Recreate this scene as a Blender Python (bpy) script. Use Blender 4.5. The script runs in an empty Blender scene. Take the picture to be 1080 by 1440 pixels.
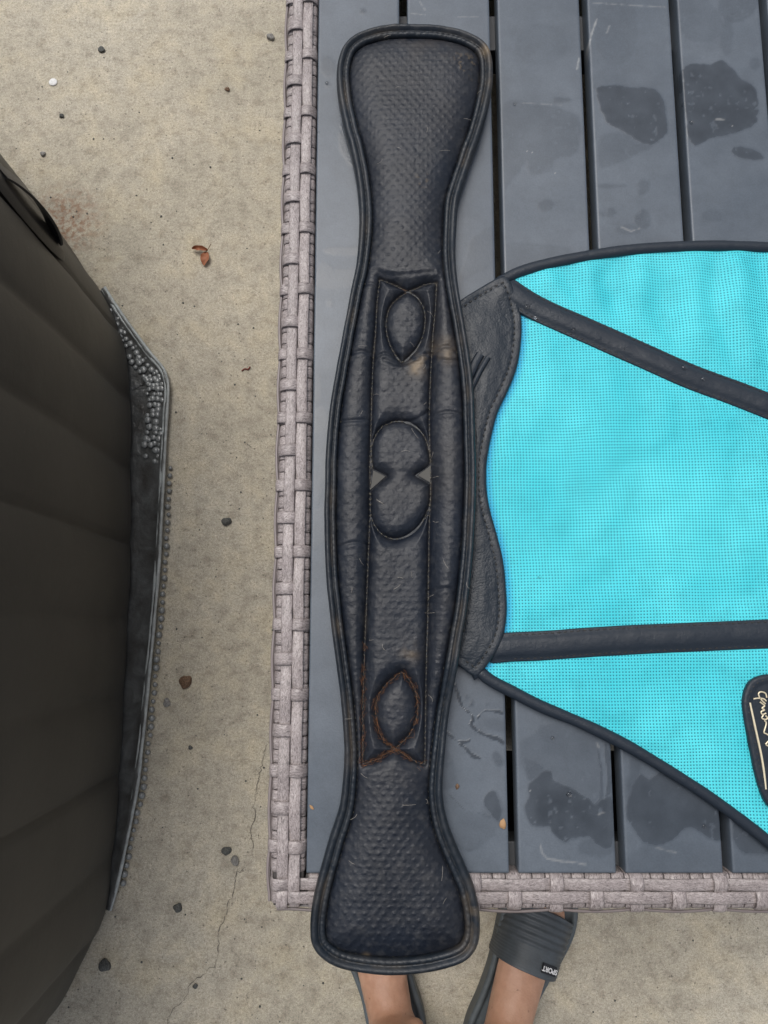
import bpy, bmesh, math, random
import numpy as np
from mathutils import Vector, Matrix

C = bpy.context.scene.collection
SC = bpy.context.scene
random.seed(4)

# ------------------------------------------------------------------ camera, sky, sun
F = 1082.0            # focal length in pixels of the 1080 x 1440 photograph
CAMH = 1.16
TILT = math.radians(8.62)
cam = bpy.data.cameras.new('camera')
cam.sensor_fit = 'VERTICAL'
cam.sensor_height = 24.0
cam.lens = F / 1440 * 24.0
cam.clip_start = 0.02
cam.clip_end = 200
camo = bpy.data.objects.new('camera', cam)
camo.location = (0, 0, CAMH)
camo.rotation_euler = (TILT, 0, 0)
C.objects.link(camo)
SC.camera = camo

SUN_EL, SUN_AZ = math.radians(66), math.radians(-35)
world = bpy.data.worlds.new('World')
SC.world = world
world.use_nodes = True
wn = world.node_tree.nodes
wl = world.node_tree.links
wn.clear()
wo = wn.new('ShaderNodeOutputWorld')
bg = wn.new('ShaderNodeBackground')
sky = wn.new('ShaderNodeTexSky')
sky.sky_type = 'NISHITA'
sky.sun_disc = False
sky.sun_elevation = SUN_EL
sky.sun_rotation = SUN_AZ
sky.air_density = 1.0
sky.dust_density = 4.0
hs = wn.new('ShaderNodeHueSaturation')
hs.inputs['Saturation'].default_value = 0.42
wl.new(sky.outputs[0], hs.inputs['Color'])
wl.new(hs.outputs[0], bg.inputs['Color'])
bg.inputs['Strength'].default_value = 0.15
wl.new(bg.outputs[0], wo.inputs['Surface'])
sun = bpy.data.lights.new('sun', 'SUN')
sun.energy = 1.1
sun.angle = math.radians(35)
sun.color = (1, 0.97, 0.92)
suno = bpy.data.objects.new('sun', sun)
# sky sun_rotation turns clockwise from +Y
sd = Vector((math.sin(SUN_AZ) * math.cos(SUN_EL), math.cos(SUN_AZ) * math.cos(SUN_EL), math.sin(SUN_EL)))
suno.rotation_euler = sd.to_track_quat('Z', 'Y').to_euler()
suno.location = sd * 5
C.objects.link(suno)
SC.view_settings.view_transform = 'Standard'
SC.view_settings.look = 'None'
SC.view_settings.exposure = 0.15
SC.view_settings.gamma = 1

# ------------------------------------------------------------------ helpers
def P(u, v, z=0.0):
    """a measured image position carried onto the real plane at height z"""
    x, y = (u - 540) / F, -(v - 720) / F
    c, s = math.cos(TILT), math.sin(TILT)
    Y, Z = y * c + s, y * s - c
    k = (z - CAMH) / Z
    return (x * k, Y * k)

def PP(pts, z=0.0):
    return np.array([P(a, b, z) for a, b in pts])

def catmull(pts, step, closed=True):
    pts = np.asarray(pts, float)
    n = len(pts)
    out = []
    rng = range(n) if closed else range(n - 1)
    for i in rng:
        if closed:
            p0, p1, p2, p3 = pts[i - 1], pts[i], pts[(i + 1) % n], pts[(i + 2) % n]
        else:
            p1, p2 = pts[i], pts[i + 1]
            p0 = pts[i - 1] if i > 0 else 2 * p1 - p2
            p3 = pts[i + 2] if i + 2 < n else 2 * p2 - p1
        L = np.linalg.norm(p2 - p1)
        m = max(2, int(L / step * 2))
        for t in np.arange(m) / m:
            out.append(0.5 * ((2 * p1) + (-p0 + p2) * t + (2 * p0 - 5 * p1 + 4 * p2 - p3) * t * t + (-p0 + 3 * p1 - 3 * p2 + p3) * t ** 3))
    if not closed:
        out.append(pts[-1])
    out = np.array(out)
    q = np.vstack([out, out[:1]]) if closed else out
    s = np.concatenate([[0], np.cumsum(np.linalg.norm(np.diff(q, axis=0), axis=1))])
    m = max(3, int(round(s[-1] / step)))
    ss = np.arange(m) / m * s[-1] if closed else np.linspace(0, s[-1], m + 1)
    return np.stack([np.interp(ss, s, q[:, k]) for k in range(q.shape[1])], 1)

def area(p):
    x, y = p[:, 0], p[:, 1]
    return 0.5 * np.sum(x * np.roll(y, -1) - np.roll(x, -1) * y)

def ccw(p):
    return p if area(p) > 0 else p[::-1].copy()

def seg_dist(X, Y, line, closed=False, nearest=False):
    line = np.asarray(line, np.float32)
    a = line
    b = np.roll(line, -1, 0)
    if not closed:
        a, b = a[:-1], b[:-1]
    ab = b - a
    L2 = (ab ** 2).sum(1) + 1e-14
    N = len(X)
    D = np.empty(N, np.float32)
    NP = np.empty((N, 2), np.float32) if nearest else None
    ch = max(1, 3000000 // len(a))
    X = X.astype(np.float32); Y = Y.astype(np.float32)
    for i in range(0, N, ch):
        px = X[i:i + ch, None] - a[None, :, 0]
        py = Y[i:i + ch, None] - a[None, :, 1]
        t = np.clip((px * ab[:, 0] + py * ab[:, 1]) / L2, 0, 1)
        dx = px - t * ab[:, 0]
        dy = py - t * ab[:, 1]
        d2 = dx * dx + dy * dy
        if nearest:
            j = d2.argmin(1)
            r = np.arange(len(j))
            D[i:i + ch] = np.sqrt(d2[r, j])
            NP[i:i + ch, 0] = a[j, 0] + t[r, j] * ab[j, 0]
            NP[i:i + ch, 1] = a[j, 1] + t[r, j] * ab[j, 1]
        else:
            D[i:i + ch] = np.sqrt(d2.min(1))
    return (D, NP) if nearest else D

def inside(X, Y, poly):
    x0, y0 = poly[:, 0], poly[:, 1]
    x1, y1 = np.roll(x0, -1), np.roll(y0, -1)
    r = np.zeros(len(X), bool)
    for i in range(len(x0)):
        if y0[i] == y1[i]:
            continue
        c = (y0[i] > Y) != (y1[i] > Y)
        xi = (x1[i] - x0[i]) * (Y - y0[i]) / (y1[i] - y0[i]) + x0[i]
        r ^= c & (X < xi)
    return r

def vnoise(X, Y, seed=0):
    xi = np.floor(X).astype(np.int64); yi = np.floor(Y).astype(np.int64)
    fx = X - xi; fy = Y - yi
    fx = fx * fx * (3 - 2 * fx); fy = fy * fy * (3 - 2 * fy)
    def h(a, b):
        n = (a * 374761393 + b * 668265263 + seed * 2147483647) & 0xFFFFFFFF
        n = ((n ^ (n >> 13)) * 1274126177) & 0xFFFFFFFF
        return ((n ^ (n >> 16)) & 0xFFFF) / 65535.0
    return (h(xi, yi) * (1 - fx) + h(xi + 1, yi) * fx) * (1 - fy) + (h(xi, yi + 1) * (1 - fx) + h(xi + 1, yi + 1) * fx) * fy

def fbm(X, Y, scale, oct=4, seed=0):
    r = 0; a = 1; t = 0
    for o in range(oct):
        r = r + a * (vnoise(X / scale + 17.3 * o, Y / scale - 9.1 * o, seed + o) * 2 - 1)
        t += a; a *= 0.5; scale /= 2.0
    return r / t

def sstep(a, b, x):
    t = np.clip((x - a) / (b - a), 0, 1)
    return t * t * (3 - 2 * t)

def mesh_np(name, V, quads=None, tris=None, smooth=True):
    me = bpy.data.meshes.new(name)
    V = np.asarray(V, np.float32)
    parts = []; sizes = []
    if quads is not None and len(quads):
        parts.append(np.asarray(quads, np.int32).ravel()); sizes.append(np.full(len(quads), 4, np.int32))
    if tris is not None and len(tris):
        parts.append(np.asarray(tris, np.int32).ravel()); sizes.append(np.full(len(tris), 3, np.int32))
    li = np.concatenate(parts); sz = np.concatenate(sizes)
    me.vertices.add(len(V)); me.vertices.foreach_set('co', V.ravel())
    me.loops.add(len(li)); me.loops.foreach_set('vertex_index', li)
    me.polygons.add(len(sz))
    st = np.concatenate([[0], np.cumsum(sz)[:-1]]).astype(np.int32)
    me.polygons.foreach_set('loop_start', st)
    me.polygons.foreach_set('loop_total', sz)
    me.polygons.foreach_set('use_smooth', np.full(len(sz), smooth, bool))
    me.update(calc_edges=True)
    return me

def attr(me, name, val):
    a = me.attributes.new(name, 'FLOAT', 'POINT')
    a.data.foreach_set('value', np.asarray(val, np.float32))

def link(name, me, mat, parent=None, loc=None, **props):
    o = bpy.data.objects.new(name, me)
    C.objects.link(o)
    if me is not None and mat is not None and not me.materials:
        me.materials.append(mat)
    if parent is not None:
        o.parent = parent
    if loc is not None:
        o.location = loc
    for k, v in props.items():
        o[k] = v
    return o

def empty(name, loc, label, category, group=None, rz=0):
    o = bpy.data.objects.new(name, None)
    o.empty_display_size = 0.05
    o.location = loc
    o.rotation_euler = (0, 0, rz)
    C.objects.link(o)
    o['label'] = label
    o['category'] = category
    if group:
        o['group'] = group
    return o

def off(V, parent):
    V = np.asarray(V, float)
    return V - np.array(parent.location) if parent is not None else V

def pad(name, outline, res, hfun, zbot, mat, parent, attrs=None, uv=None, **props):
    """a cushion-like solid: top surface from hfun(x, y, edge distance), walls down to zbot"""
    outline = ccw(np.asarray(outline, float))
    lo = outline.min(0) - res * 1.5; hi = outline.max(0) + res * 1.5
    nx = int((hi[0] - lo[0]) / res) + 2; ny = int((hi[1] - lo[1]) / res) + 2
    gx, gy = np.meshgrid(lo[0] + np.arange(nx) * res, lo[1] + np.arange(ny) * res)
    X = gx.ravel(); Y = gy.ravel()
    ins = inside(X, Y, outline).reshape(ny, nx)
    cell = ins[:-1, :-1] | ins[1:, :-1] | ins[:-1, 1:] | ins[1:, 1:]
    idx = np.arange(nx * ny).reshape(ny, nx)
    q = np.stack([idx[:-1, :-1][cell], idx[:-1, 1:][cell], idx[1:, 1:][cell], idx[1:, :-1][cell]], 1)
    used = np.unique(q)
    remap = -np.ones(nx * ny, np.int64); remap[used] = np.arange(len(used))
    q = remap[q]
    x = X[used].copy(); y = Y[used].copy(); inn = ins.ravel()[used]
    D, NP = seg_dist(x, y, outline, True, True)
    x[~inn] = NP[~inn, 0]; y[~inn] = NP[~inn, 1]
    D[~inn] = 0
    z = hfun(x, y, D)
    V = np.stack([x, y, z], 1)
    # boundary edges
    e = np.concatenate([q[:, [0, 1]], q[:, [1, 2]], q[:, [2, 3]], q[:, [3, 0]]])
    key = np.sort(e, 1)
    k = key[:, 0] * (len(V) + 1) + key[:, 1]
    u, inv, cnt = np.unique(k, return_inverse=True, return_counts=True)
    be = e[cnt[inv] == 1]
    bv = np.unique(be)
    m2 = -np.ones(len(V), np.int64); m2[bv] = np.arange(len(bv))
    n = len(V)
    T = V[bv]; B = T.copy(); B[:, 2] = zbot
    w = np.stack([n + m2[be[:, 0]], n + len(bv) + m2[be[:, 0]], n + len(bv) + m2[be[:, 1]], n + m2[be[:, 1]]], 1)
    VV = np.vstack([V, T, B])
    me = mesh_np(name, off(VV, parent), np.vstack([q, w]))
    if attrs:
        for an, f in attrs.items():
            attr(me, an, f(VV[:, 0], VV[:, 1]))
    if uv is not None:
        U = uv(VV[:, 0], VV[:, 1])
        l = me.uv_layers.new(name='UVMap')
        li = np.empty(len(me.loops), np.int32); me.loops.foreach_get('vertex_index', li)
        l.data.foreach_set('uv', U[li].astype(np.float32).ravel())
    return link(name, me, mat, parent, **props)

def normals2(path, closed):
    if closed:
        t = np.roll(path, -1, 0) - np.roll(path, 1, 0)
    else:
        t = np.gradient(path, axis=0)
    t = t[:, :2] / (np.linalg.norm(t[:, :2], axis=1, keepdims=True) + 1e-12)
    return np.stack([-t[:, 1], t[:, 0]], 1)

def sweep_np(path, prof, closed=True, z=0.0, pclosed=True):
    """path N x 2; prof K x 2 or N x K x 2 (offset to the left, height); z scalar or N"""
    path = np.asarray(path, float)
    N = len(path)
    prof = np.asarray(prof, float)
    if prof.ndim == 2:
        prof = np.repeat(prof[None], N, 0)
    K = prof.shape[1]
    nrm = normals2(path, closed)
    z = np.broadcast_to(np.asarray(z, float), (N,))
    V = np.empty((N, K, 3))
    V[:, :, :2] = path[:, None, :2] + nrm[:, None, :] * prof[:, :, 0:1]
    V[:, :, 2] = prof[:, :, 1] + z[:, None]
    i = np.arange(N if closed else N - 1); k = np.arange(K if pclosed else K - 1)
    I, Kk = np.meshgrid(i, k, indexing='ij')
    I = I.ravel(); Kk = Kk.ravel()
    I2 = (I + 1) % N; K2 = (Kk + 1) % K
    q = np.stack([I * K + Kk, I2 * K + Kk, I2 * K + K2, I * K + K2], 1)
    return V.reshape(-1, 3), q

def sweep(name, path, prof, mat, parent=None, closed=True, z=0.0, pclosed=True, flip=False, smooth=True, uvs=False, **props):
    V, q = sweep_np(path, prof, closed, z, pclosed)
    if flip:
        q = q[:, ::-1]
    me = mesh_np(name, off(V, parent), q, smooth=smooth)
    if uvs:
        N = len(path); K = len(V) // N
        s = np.concatenate([[0], np.cumsum(np.linalg.norm(np.diff(np.asarray(path), axis=0), axis=1))])
        U = np.stack([np.repeat(s, K), np.tile(np.linspace(0, 1, K), N)], 1)
        l = me.uv_layers.new(name='UVMap')
        li = np.empty(len(me.loops), np.int32); me.loops.foreach_get('vertex_index', li)
        l.data.foreach_set('uv', U[li].astype(np.float32).ravel())
    return link(name, me, mat, parent, **props)

def tubes(name, paths, r, mat, parent=None, sides=5, **props):
    """several thin 3-D tubes in one mesh (threads, hairs)"""
    VV = []; QQ = []; n = 0
    for pth in paths:
        pth = np.asarray(pth, float)
        rr = r
        if isinstance(pth, tuple):
            pth, rr = pth
        t = np.gradient(pth, axis=0)
        t /= np.linalg.norm(t, axis=1, keepdims=True) + 1e-12
        up = np.array([0, 0, 1.0])
        a = np.cross(t, up); bad = np.linalg.norm(a, axis=1) < 1e-3
        a[bad] = (1, 0, 0)
        a /= np.linalg.norm(a, axis=1, keepdims=True)
        b = np.cross(a, t)
        N = len(pth)
        tap = np.ones(N)
        ang = np.arange(sides) / sides * 2 * math.pi
        V = pth[:, None] + rr * tap[:, None, None] * (np.cos(ang)[None, :, None] * a[:, None] + np.sin(ang)[None, :, None] * b[:, None])
        I, K = np.meshgrid(np.arange(N - 1), np.arange(sides), indexing='ij')
        I = I.ravel(); K = K.ravel(); K2 = (K + 1) % sides
        QQ.append(n + np.stack([I * sides + K, (I + 1) * sides + K, (I + 1) * sides + K2, I * sides + K2], 1)[:, ::-1])
        VV.append(V.reshape(-1, 3)); n += N * sides
    me = mesh_np(name, off(np.vstack(VV), parent), np.vstack(QQ))
    return link(name, me, mat, parent, **props)

def stitches(name, lines, zf, mat, parent, pitch=0.0042, ln=0.0028, w=0.0009, hh=0.0006, jit=0.12, **props):
    VV = []; TT = []; n = 0
    rng = np.random.RandomState(5)
    for line in lines:
        p = catmull(line, pitch / 4, False)
        s = np.concatenate([[0], np.cumsum(np.linalg.norm(np.diff(p, axis=0), axis=1))])
        cs = np.arange(pitch / 2, s[-1], pitch)
        def at(d):
            return np.stack([np.interp(d, s, p[:, 0]), np.interp(d, s, p[:, 1])], 1)
        a = at(np.clip(cs - ln / 2, 0, s[-1])); b = at(np.clip(cs + ln / 2, 0, s[-1])); c = (a + b) / 2
        d = b - a; L = np.linalg.norm(d, axis=1, keepdims=True) + 1e-9; d /= L
        nn = np.stack([-d[:, 1], d[:, 0]], 1)
        sk = rng.uniform(-jit, jit, (len(cs), 1)) * ln
        a = a + nn * sk; b = b - nn * sk
        za = zf(a[:, 0], a[:, 1]); zb = zf(b[:, 0], b[:, 1]); zc = zf(c[:, 0], c[:, 1])
        M = len(cs)
        P6 = np.empty((M, 6, 3))
        P6[:, 0, :2] = a; P6[:, 0, 2] = za
        P6[:, 1, :2] = b; P6[:, 1, 2] = zb
        P6[:, 2, :2] = c + nn * w / 2; P6[:, 2, 2] = zc + hh * .4
        P6[:, 3, :2] = c - nn * w / 2; P6[:, 3, 2] = zc + hh * .4
        P6[:, 4, :2] = c; P6[:, 4, 2] = zc + hh
        P6[:, 5, :2] = c; P6[:, 5, 2] = zc - hh
        t = np.array([[0, 3, 4], [3, 1, 4], [1, 2, 4], [2, 0, 4], [3, 0, 5], [1, 3, 5], [2, 1, 5], [0, 2, 5]])
        TT.append((n + np.arange(M)[:, None, None] * 6 + t[None]).reshape(-1, 3))
        VV.append(P6.reshape(-1, 3)); n += M * 6
    me = mesh_np(name, off(np.vstack(VV), parent), None, np.vstack(TT))
    return link(name, me, mat, parent, **props)

def box(name, lo, hi, mat, parent=None, bev=0.0, **props):
    bm = bmesh.new()
    bmesh.ops.create_cube(bm, size=1)
    lo = Vector(lo); hi = Vector(hi)
    if parent is not None:
        lo = lo - Vector(parent.location); hi = hi - Vector(parent.location)
    for v in bm.verts:
        v.co = Vector(((v.co.x + .5) * (hi.x - lo.x) + lo.x, (v.co.y + .5) * (hi.y - lo.y) + lo.y, (v.co.z + .5) * (hi.z - lo.z) + lo.z))
    if bev:
        bmesh.ops.bevel(bm, geom=bm.edges[:], offset=bev, segments=2, affect='EDGES', profile=.7)
    me = bpy.data.meshes.new(name)
    bm.to_mesh(me); bm.free()
    return link(name, me, mat, parent, **props)

# ---- materials
class Mat:
    def __init__(s, name, base=(.5, .5, .5), rough=.5, spec=.5, **kw):
        s.m = bpy.data.materials.new(name)
        s.m.use_nodes = True
        s.t = s.m.node_tree
        s.b = s.t.nodes['Principled BSDF']
        s.b.inputs['Base Color'].default_value = (*base, 1)
        s.b.inputs['Roughness'].default_value = rough
        s.b.inputs['Specular IOR Level'].default_value = spec
        for k, v in kw.items():
            s.b.inputs[k.replace('_', ' ')].default_value = v
        s.bump_last = None
    def n(s, kind, **kw):
        nd = s.t.nodes.new('ShaderNode' + kind)
        for k, v in kw.items():
            if hasattr(nd, k):
                setattr(nd, k, v)
            else:
                nd.inputs[k.replace('_', ' ')].default_value = v
        return nd
    def l(s, a, b):
        s.t.links.new(a, b)
    def coord(s, which='Object', scale=(1, 1, 1)):
        c = s.n('TexCoord'); m = s.n('Mapping')
        m.inputs['Scale'].default_value = scale
        s.l(c.outputs[which], m.inputs['Vector'])
        return m.outputs[0]
    def noise(s, vec, scale, detail=4, rough=.55, dist=0.0):
        nd = s.n('TexNoise', Scale=scale, Detail=detail, Roughness=rough, Distortion=dist)
        s.l(vec, nd.inputs['Vector'])
        return nd.outputs['Fac']
    def vor(s, vec, scale, feature='F1', out='Distance'):
        nd = s.n('TexVoronoi', feature=feature, Scale=scale)
        s.l(vec, nd.inputs['Vector'])
        return nd.outputs[out]
    def ramp(s, fac, stops):
        r = s.n('ValToRGB')
        el = r.color_ramp.elements
        while len(el) < len(stops):
            el.new(.5)
        for e, (p, c) in zip(el, stops):
            e.position = p
            e.color = (*c, 1) if isinstance(c, tuple) else (c, c, c, 1)
        s.l(fac, r.inputs[0])
        return r.outputs[0]
    def mix(s, fac, a, b, mode='MIX'):
        m = s.n('Mix', data_type='RGBA', blend_type=mode)
        for val, i in ((fac, 0), (a, 6), (b, 7)):
            if isinstance(val, (int, float)):
                m.inputs[i].default_value = val if i == 0 else (val, val, val, 1)
            elif isinstance(val, tuple):
                m.inputs[i].default_value = (*val, 1)
            else:
                s.l(val, m.inputs[i])
        return m.outputs[2]
    def math(s, op, a, b=0.0, clamp=False):
        m = s.n('Math', operation=op)
        m.use_clamp = clamp
        for i, v in enumerate((a, b)):
            if isinstance(v, (int, float)):
                m.inputs[i].default_value = v
            else:
                s.l(v, m.inputs[i])
        return m.outputs[0]
    def attr(s, name):
        a = s.n('Attribute', attribute_name=name)
        return a.outputs['Fac']
    def color(s, sock):
        s.l(sock, s.b.inputs['Base Color'])
    def rough(s, sock):
        s.l(sock, s.b.inputs['Roughness'])
    def bump(s, h, dist, strength=1.0):
        b = s.n('Bump', Distance=dist, Strength=strength)
        s.l(h, b.inputs['Height'])
        if s.bump_last is not None:
            s.l(s.bump_last, b.inputs['Normal'])
        s.bump_last = b.outputs[0]
        s.l(b.outputs[0], s.b.inputs['Normal'])

# concrete
mc = Mat('concrete', rough=.92, spec=.25)
v = mc.coord()
big = mc.noise(v, 2.3, 5, .6)
mid = mc.noise(v, 14, 5, .62)
fine = mc.noise(v, 260, 3, .7)
grain = mc.noise(v, 620, 2, .6)
base = mc.ramp(big, [(.3, (.368, .338, .268)), (.5, (.450, .410, .328)), (.7, (.495, .458, .378))])
tint = mc.ramp(mid, [(.30, (.87, .87, .87)), (.48, (1, 1, 1)), (.70, (1.08, 1.05, .98))])
c = mc.mix(1.0, base, tint, 'MULTIPLY')
blot = mc.noise(v, 55, 4, .65)
c = mc.mix(.8, c, mc.ramp(blot, [(.32, (.72, .70, .68)), (.5, (1, 1, 1)), (.7, (1.14, 1.13, 1.10))]), 'MULTIPLY')
sp = mc.ramp(fine, [(.30, .52), (.42, .88), (.56, 1.0), (.7, 1.25)])
c = mc.mix(.85, c, sp, 'MULTIPLY')
gr = mc.ramp(grain, [(.3, .66), (.5, 1.0), (.72, 1.28)])
c = mc.mix(.8, c, gr, 'MULTIPLY')
pit = mc.vor(v, 105)
pn = mc.noise(v, 37, 2)
pitm = mc.math('MULTIPLY', mc.ramp(pit, [(.07, 1.0), (.16, 0.0)]), mc.ramp(pn, [(.47, 0.0), (.56, 1.0)]))
c = mc.mix(mc.math('MULTIPLY', pitm, .65), c, (.10, .09, .075))
# rust-brown crumb stain beside the tub
geo = mc.n('NewGeometry')
sx, sy = P(92, 312)
vd = mc.n('VectorMath', operation='DISTANCE'); mc.l(geo.outputs['Position'], vd.inputs[0]); vd.inputs[1].default_value = (sx, sy, 0)
st = mc.math('MULTIPLY', mc.ramp(vd.outputs['Value'], [(.02, 1.0), (.075, 0.0)]), mc.ramp(mc.noise(v, 120, 3), [(.42, 0.0), (.6, 1.0)]))
c = mc.mix(mc.math('MULTIPLY', st, .7), c, (.22, .10, .05))
mc.color(c)
mc.bump(fine, .0012, .55)
mc.bump(grain, .0006, .5)
mc.bump(pitm, -.002, .6)
M_conc = mc.m

# black leather of the girth
def leather(name, base, rough, wr=1.0, dust=True, sc=1.0):
    m = Mat(name, base, rough, spec=.36)
    v = m.coord()
    n1 = m.noise(v, 1400 * sc, 3, .6)
    n2 = m.noise(v, 160 * sc, 4, .6)
    n3 = m.noise(v, 22, 4, .6)
    if dust:
        d = m.attr('dirt')
        cc = m.ramp(n3, [(.3, tuple(k * .8 for k in base)), (.7, tuple(k * 1.3 for k in base))])
        cc = m.mix(m.math('MULTIPLY', m.ramp(n2, [(.5, 0.0), (.72, 1.0)]), .22), cc, (.09, .088, .085))
        cc = m.mix(m.math('MULTIPLY', d, .85, True), cc, (.17, .125, .075))
        m.color(cc)
    m.rough(m.ramp(n2, [(.3, rough - .07), (.7, rough + .1)]))
    m.bump(n1, .0004 * wr, .45)
    m.bump(n2, .0011 * wr, .5)
    return m.m
M_girth = leather('dimpled_leather', (.0080, .0110, .0175), .40)
M_bind = leather('rolled_leather', (.0095, .014, .020), .36)
M_trim = leather('trim_leather', (.013, .019, .028), .40, dust=False)
M_patch = leather('grained_leather', (.013, .019, .027), .36, wr=2.2, dust=False, sc=.5)
M_thread_tan = Mat('tan_thread', (.15, .085, .045), .9).m
M_thread_dark = Mat('dark_thread', (.035, .033, .030), .8).m
M_thread_olive = Mat('dusty_thread', (.12, .11, .085), .9).m
M_hair_light = Mat('pale_hair', (.50, .45, .38), .6).m
M_hair_red = Mat('chestnut_hair', (.22, .095, .04), .7).m
M_grey_web = Mat('grey_webbing', (.085, .082, .074), .85).m
M_black = Mat('light_block_black', (.012, .012, .013), .8).m  # colour of the added light-blocking boards inside the table

# turquoise mesh fabric
mt = Mat('turquoise_mesh', rough=.5, spec=.3)
uvn = mt.n('TexCoord')
sep = mt.n('SeparateXYZ'); mt.l(uvn.outputs['UV'], sep.inputs[0])
def hole(axis):
    fr = mt.math('FRACT', sep.outputs[axis])
    return mt.math('ABSOLUTE', mt.math('SUBTRACT', fr, .5))
hx, hy = hole(0), hole(1)
hmax = mt.math('MAXIMUM', hx, hy)
hm = mt.ramp(hmax, [(.17, .95), (.27, 0.0)])
vo = mt.coord()
bn = mt.noise(vo, 9, 3)
cc = mt.ramp(bn, [(.35, (.052, .555, .635)), (.65, (.090, .65, .715))])
dn_ = mt.noise(vo, 60, 5, .65)
cc = mt.mix(.55, cc, mt.ramp(dn_, [(.3, .80), (.5, 1.0), (.7, 1.06)]), 'MULTIPLY')
dk = mt.ramp(mt.noise(vo, 170, 2, .5), [(.74, 0.0), (.80, .55)])
cc = mt.mix(dk, cc, (.02, .14, .15))
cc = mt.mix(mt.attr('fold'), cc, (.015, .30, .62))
cc = mt.mix(hm, cc, (.006, .15, .21))
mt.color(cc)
mt.bump(hmax, .0012, .5)
M_mesh = mt.m

# slats
ms = Mat('painted_slat', rough=.4, spec=.5)
v = ms.coord()
wet = ms.attr('wet'); scr = ms.attr('scratch')
n1 = ms.noise(v, 14, 5, .6); n2 = ms.noise(v, 900, 2, .6); n3 = ms.noise(v, 60, 4, .65)
dry = ms.ramp(n1, [(.3, (.066, .082, .102)), (.7, (.098, .116, .138))])
dry = ms.mix(.5, dry, ms.ramp(n3, [(.3, .82), (.6, 1.1)]), 'MULTIPLY')
dry = ms.mix(.35, dry, ms.ramp(n2, [(.3, .75), (.7, 1.25)]), 'MULTIPLY')
cc = ms.mix(wet, dry, (.027, .034, .043))
cc = ms.mix(scr, cc, (.42, .42, .40))
ms.color(cc)
ms.rough(ms.math('SUBTRACT', .38, ms.math('MULTIPLY', wet, .24)))
ms.bump(n2, .0002, .35)
ms.bump(wet, .0004, .5)
M_slat = ms.m
M_beam = Mat('support_beam', (.05, .053, .058), .55).m

# wicker strand
mw = Mat('wicker_strand', rough=.34, spec=.5)
oi = mw.n('ObjectInfo')
uvc = mw.n('TexCoord'); mp = mw.n('Mapping'); mw.l(uvc.outputs['UV'], mp.inputs['Vector'])
mp.inputs['Scale'].default_value = (1, .009, 1)
add = mw.n('VectorMath', operation='ADD'); mw.l(mp.outputs[0], add.inputs[0])
sc_ = mw.n('VectorMath', operation='SCALE'); 
comb = mw.n('CombineXYZ'); mw.l(oi.outputs['Random'], comb.inputs[0]); mw.l(oi.outputs['Random'], comb.inputs[1]); mw.l(oi.outputs['Random'], comb.inputs[2])
mw.l(comb.outputs[0], sc_.inputs[0]); sc_.inputs['Scale'].default_value = 7.0
mw.l(sc_.outputs[0], add.inputs[1])
st2 = mw.n('VectorMath', operation='MULTIPLY'); mw.l(add.outputs[0], st2.inputs[0]); st2.inputs[1].default_value = (1, 2.6, 1)
g1 = mw.noise(st2.outputs[0], 420, 4, .65, 1.2)
g2 = mw.noise(add.outputs[0], 60, 3, .6)
cc = mw.ramp(g1, [(.30, (.075, .062, .060)), (.44, (.23, .195, .188)), (.60, (.37, .325, .312)), (.78, (.54, .485, .47))])
cc = mw.mix(.6, cc, mw.ramp(g2, [(.3, .75), (.7, 1.15)]), 'MULTIPLY')
cc = mw.mix(.5, cc, mw.ramp(oi.outputs['Random'], [(0, .85), (1, 1.12)]), 'MULTIPLY')
mw.color(cc)
mw.bump(g1, .0006, .4)
M_wick = mw.m
M_core = Mat('rim_core', (.055, .048, .046), .7).m

# tub shell, sheet
mb = Mat('tub_vinyl', rough=.5, spec=.35)
v = mb.coord()
n1 = mb.noise(v, 5, 4, .5); n2 = mb.noise(v, 800, 2); n4 = mb.noise(v, 190, 2, .5)
cc = mb.ramp(n1, [(.3, (.046, .045, .040)), (.7, (.062, .060, .053))])
cc = mb.mix(mb.ramp(n4, [(.775, 0.0), (.80, .5)]), cc, (.2, .2, .18))
mb.color(cc)
mb.bump(n2, .0004, .6)
mb.bump(mb.noise(v, 45, 4, .6), .0015, .35)
M_tub = mb.m
M_strap = Mat('strap_webbing', (.018, .019, .022), .45).m
msh = Mat('bubble_sheet', rough=.28, spec=.6)
v = msh.coord(); msh.color(msh.ramp(msh.noise(v, 28, 5, .65, .6), [(.3, (.045, .042, .038)), (.5, (.075, .077, .074)), (.68, (.12, .125, .122)), (.78, (.085, .062, .045))])); msh.bump(msh.noise(v, 90, 3), .003, .5)
M_sheet = msh.m
mr = Mat('sheet_rim', rough=.4)
v = mr.coord(); n1 = mr.noise(v, 90, 4, .6)
mr.color(mr.ramp(n1, [(.3, (.22, .235, .23)), (.7, (.40, .43, .42))]))
M_rim = mr.m
M_bub = Mat('clear_bubble', (.20, .21, .205), .2, spec=.8).m

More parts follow.
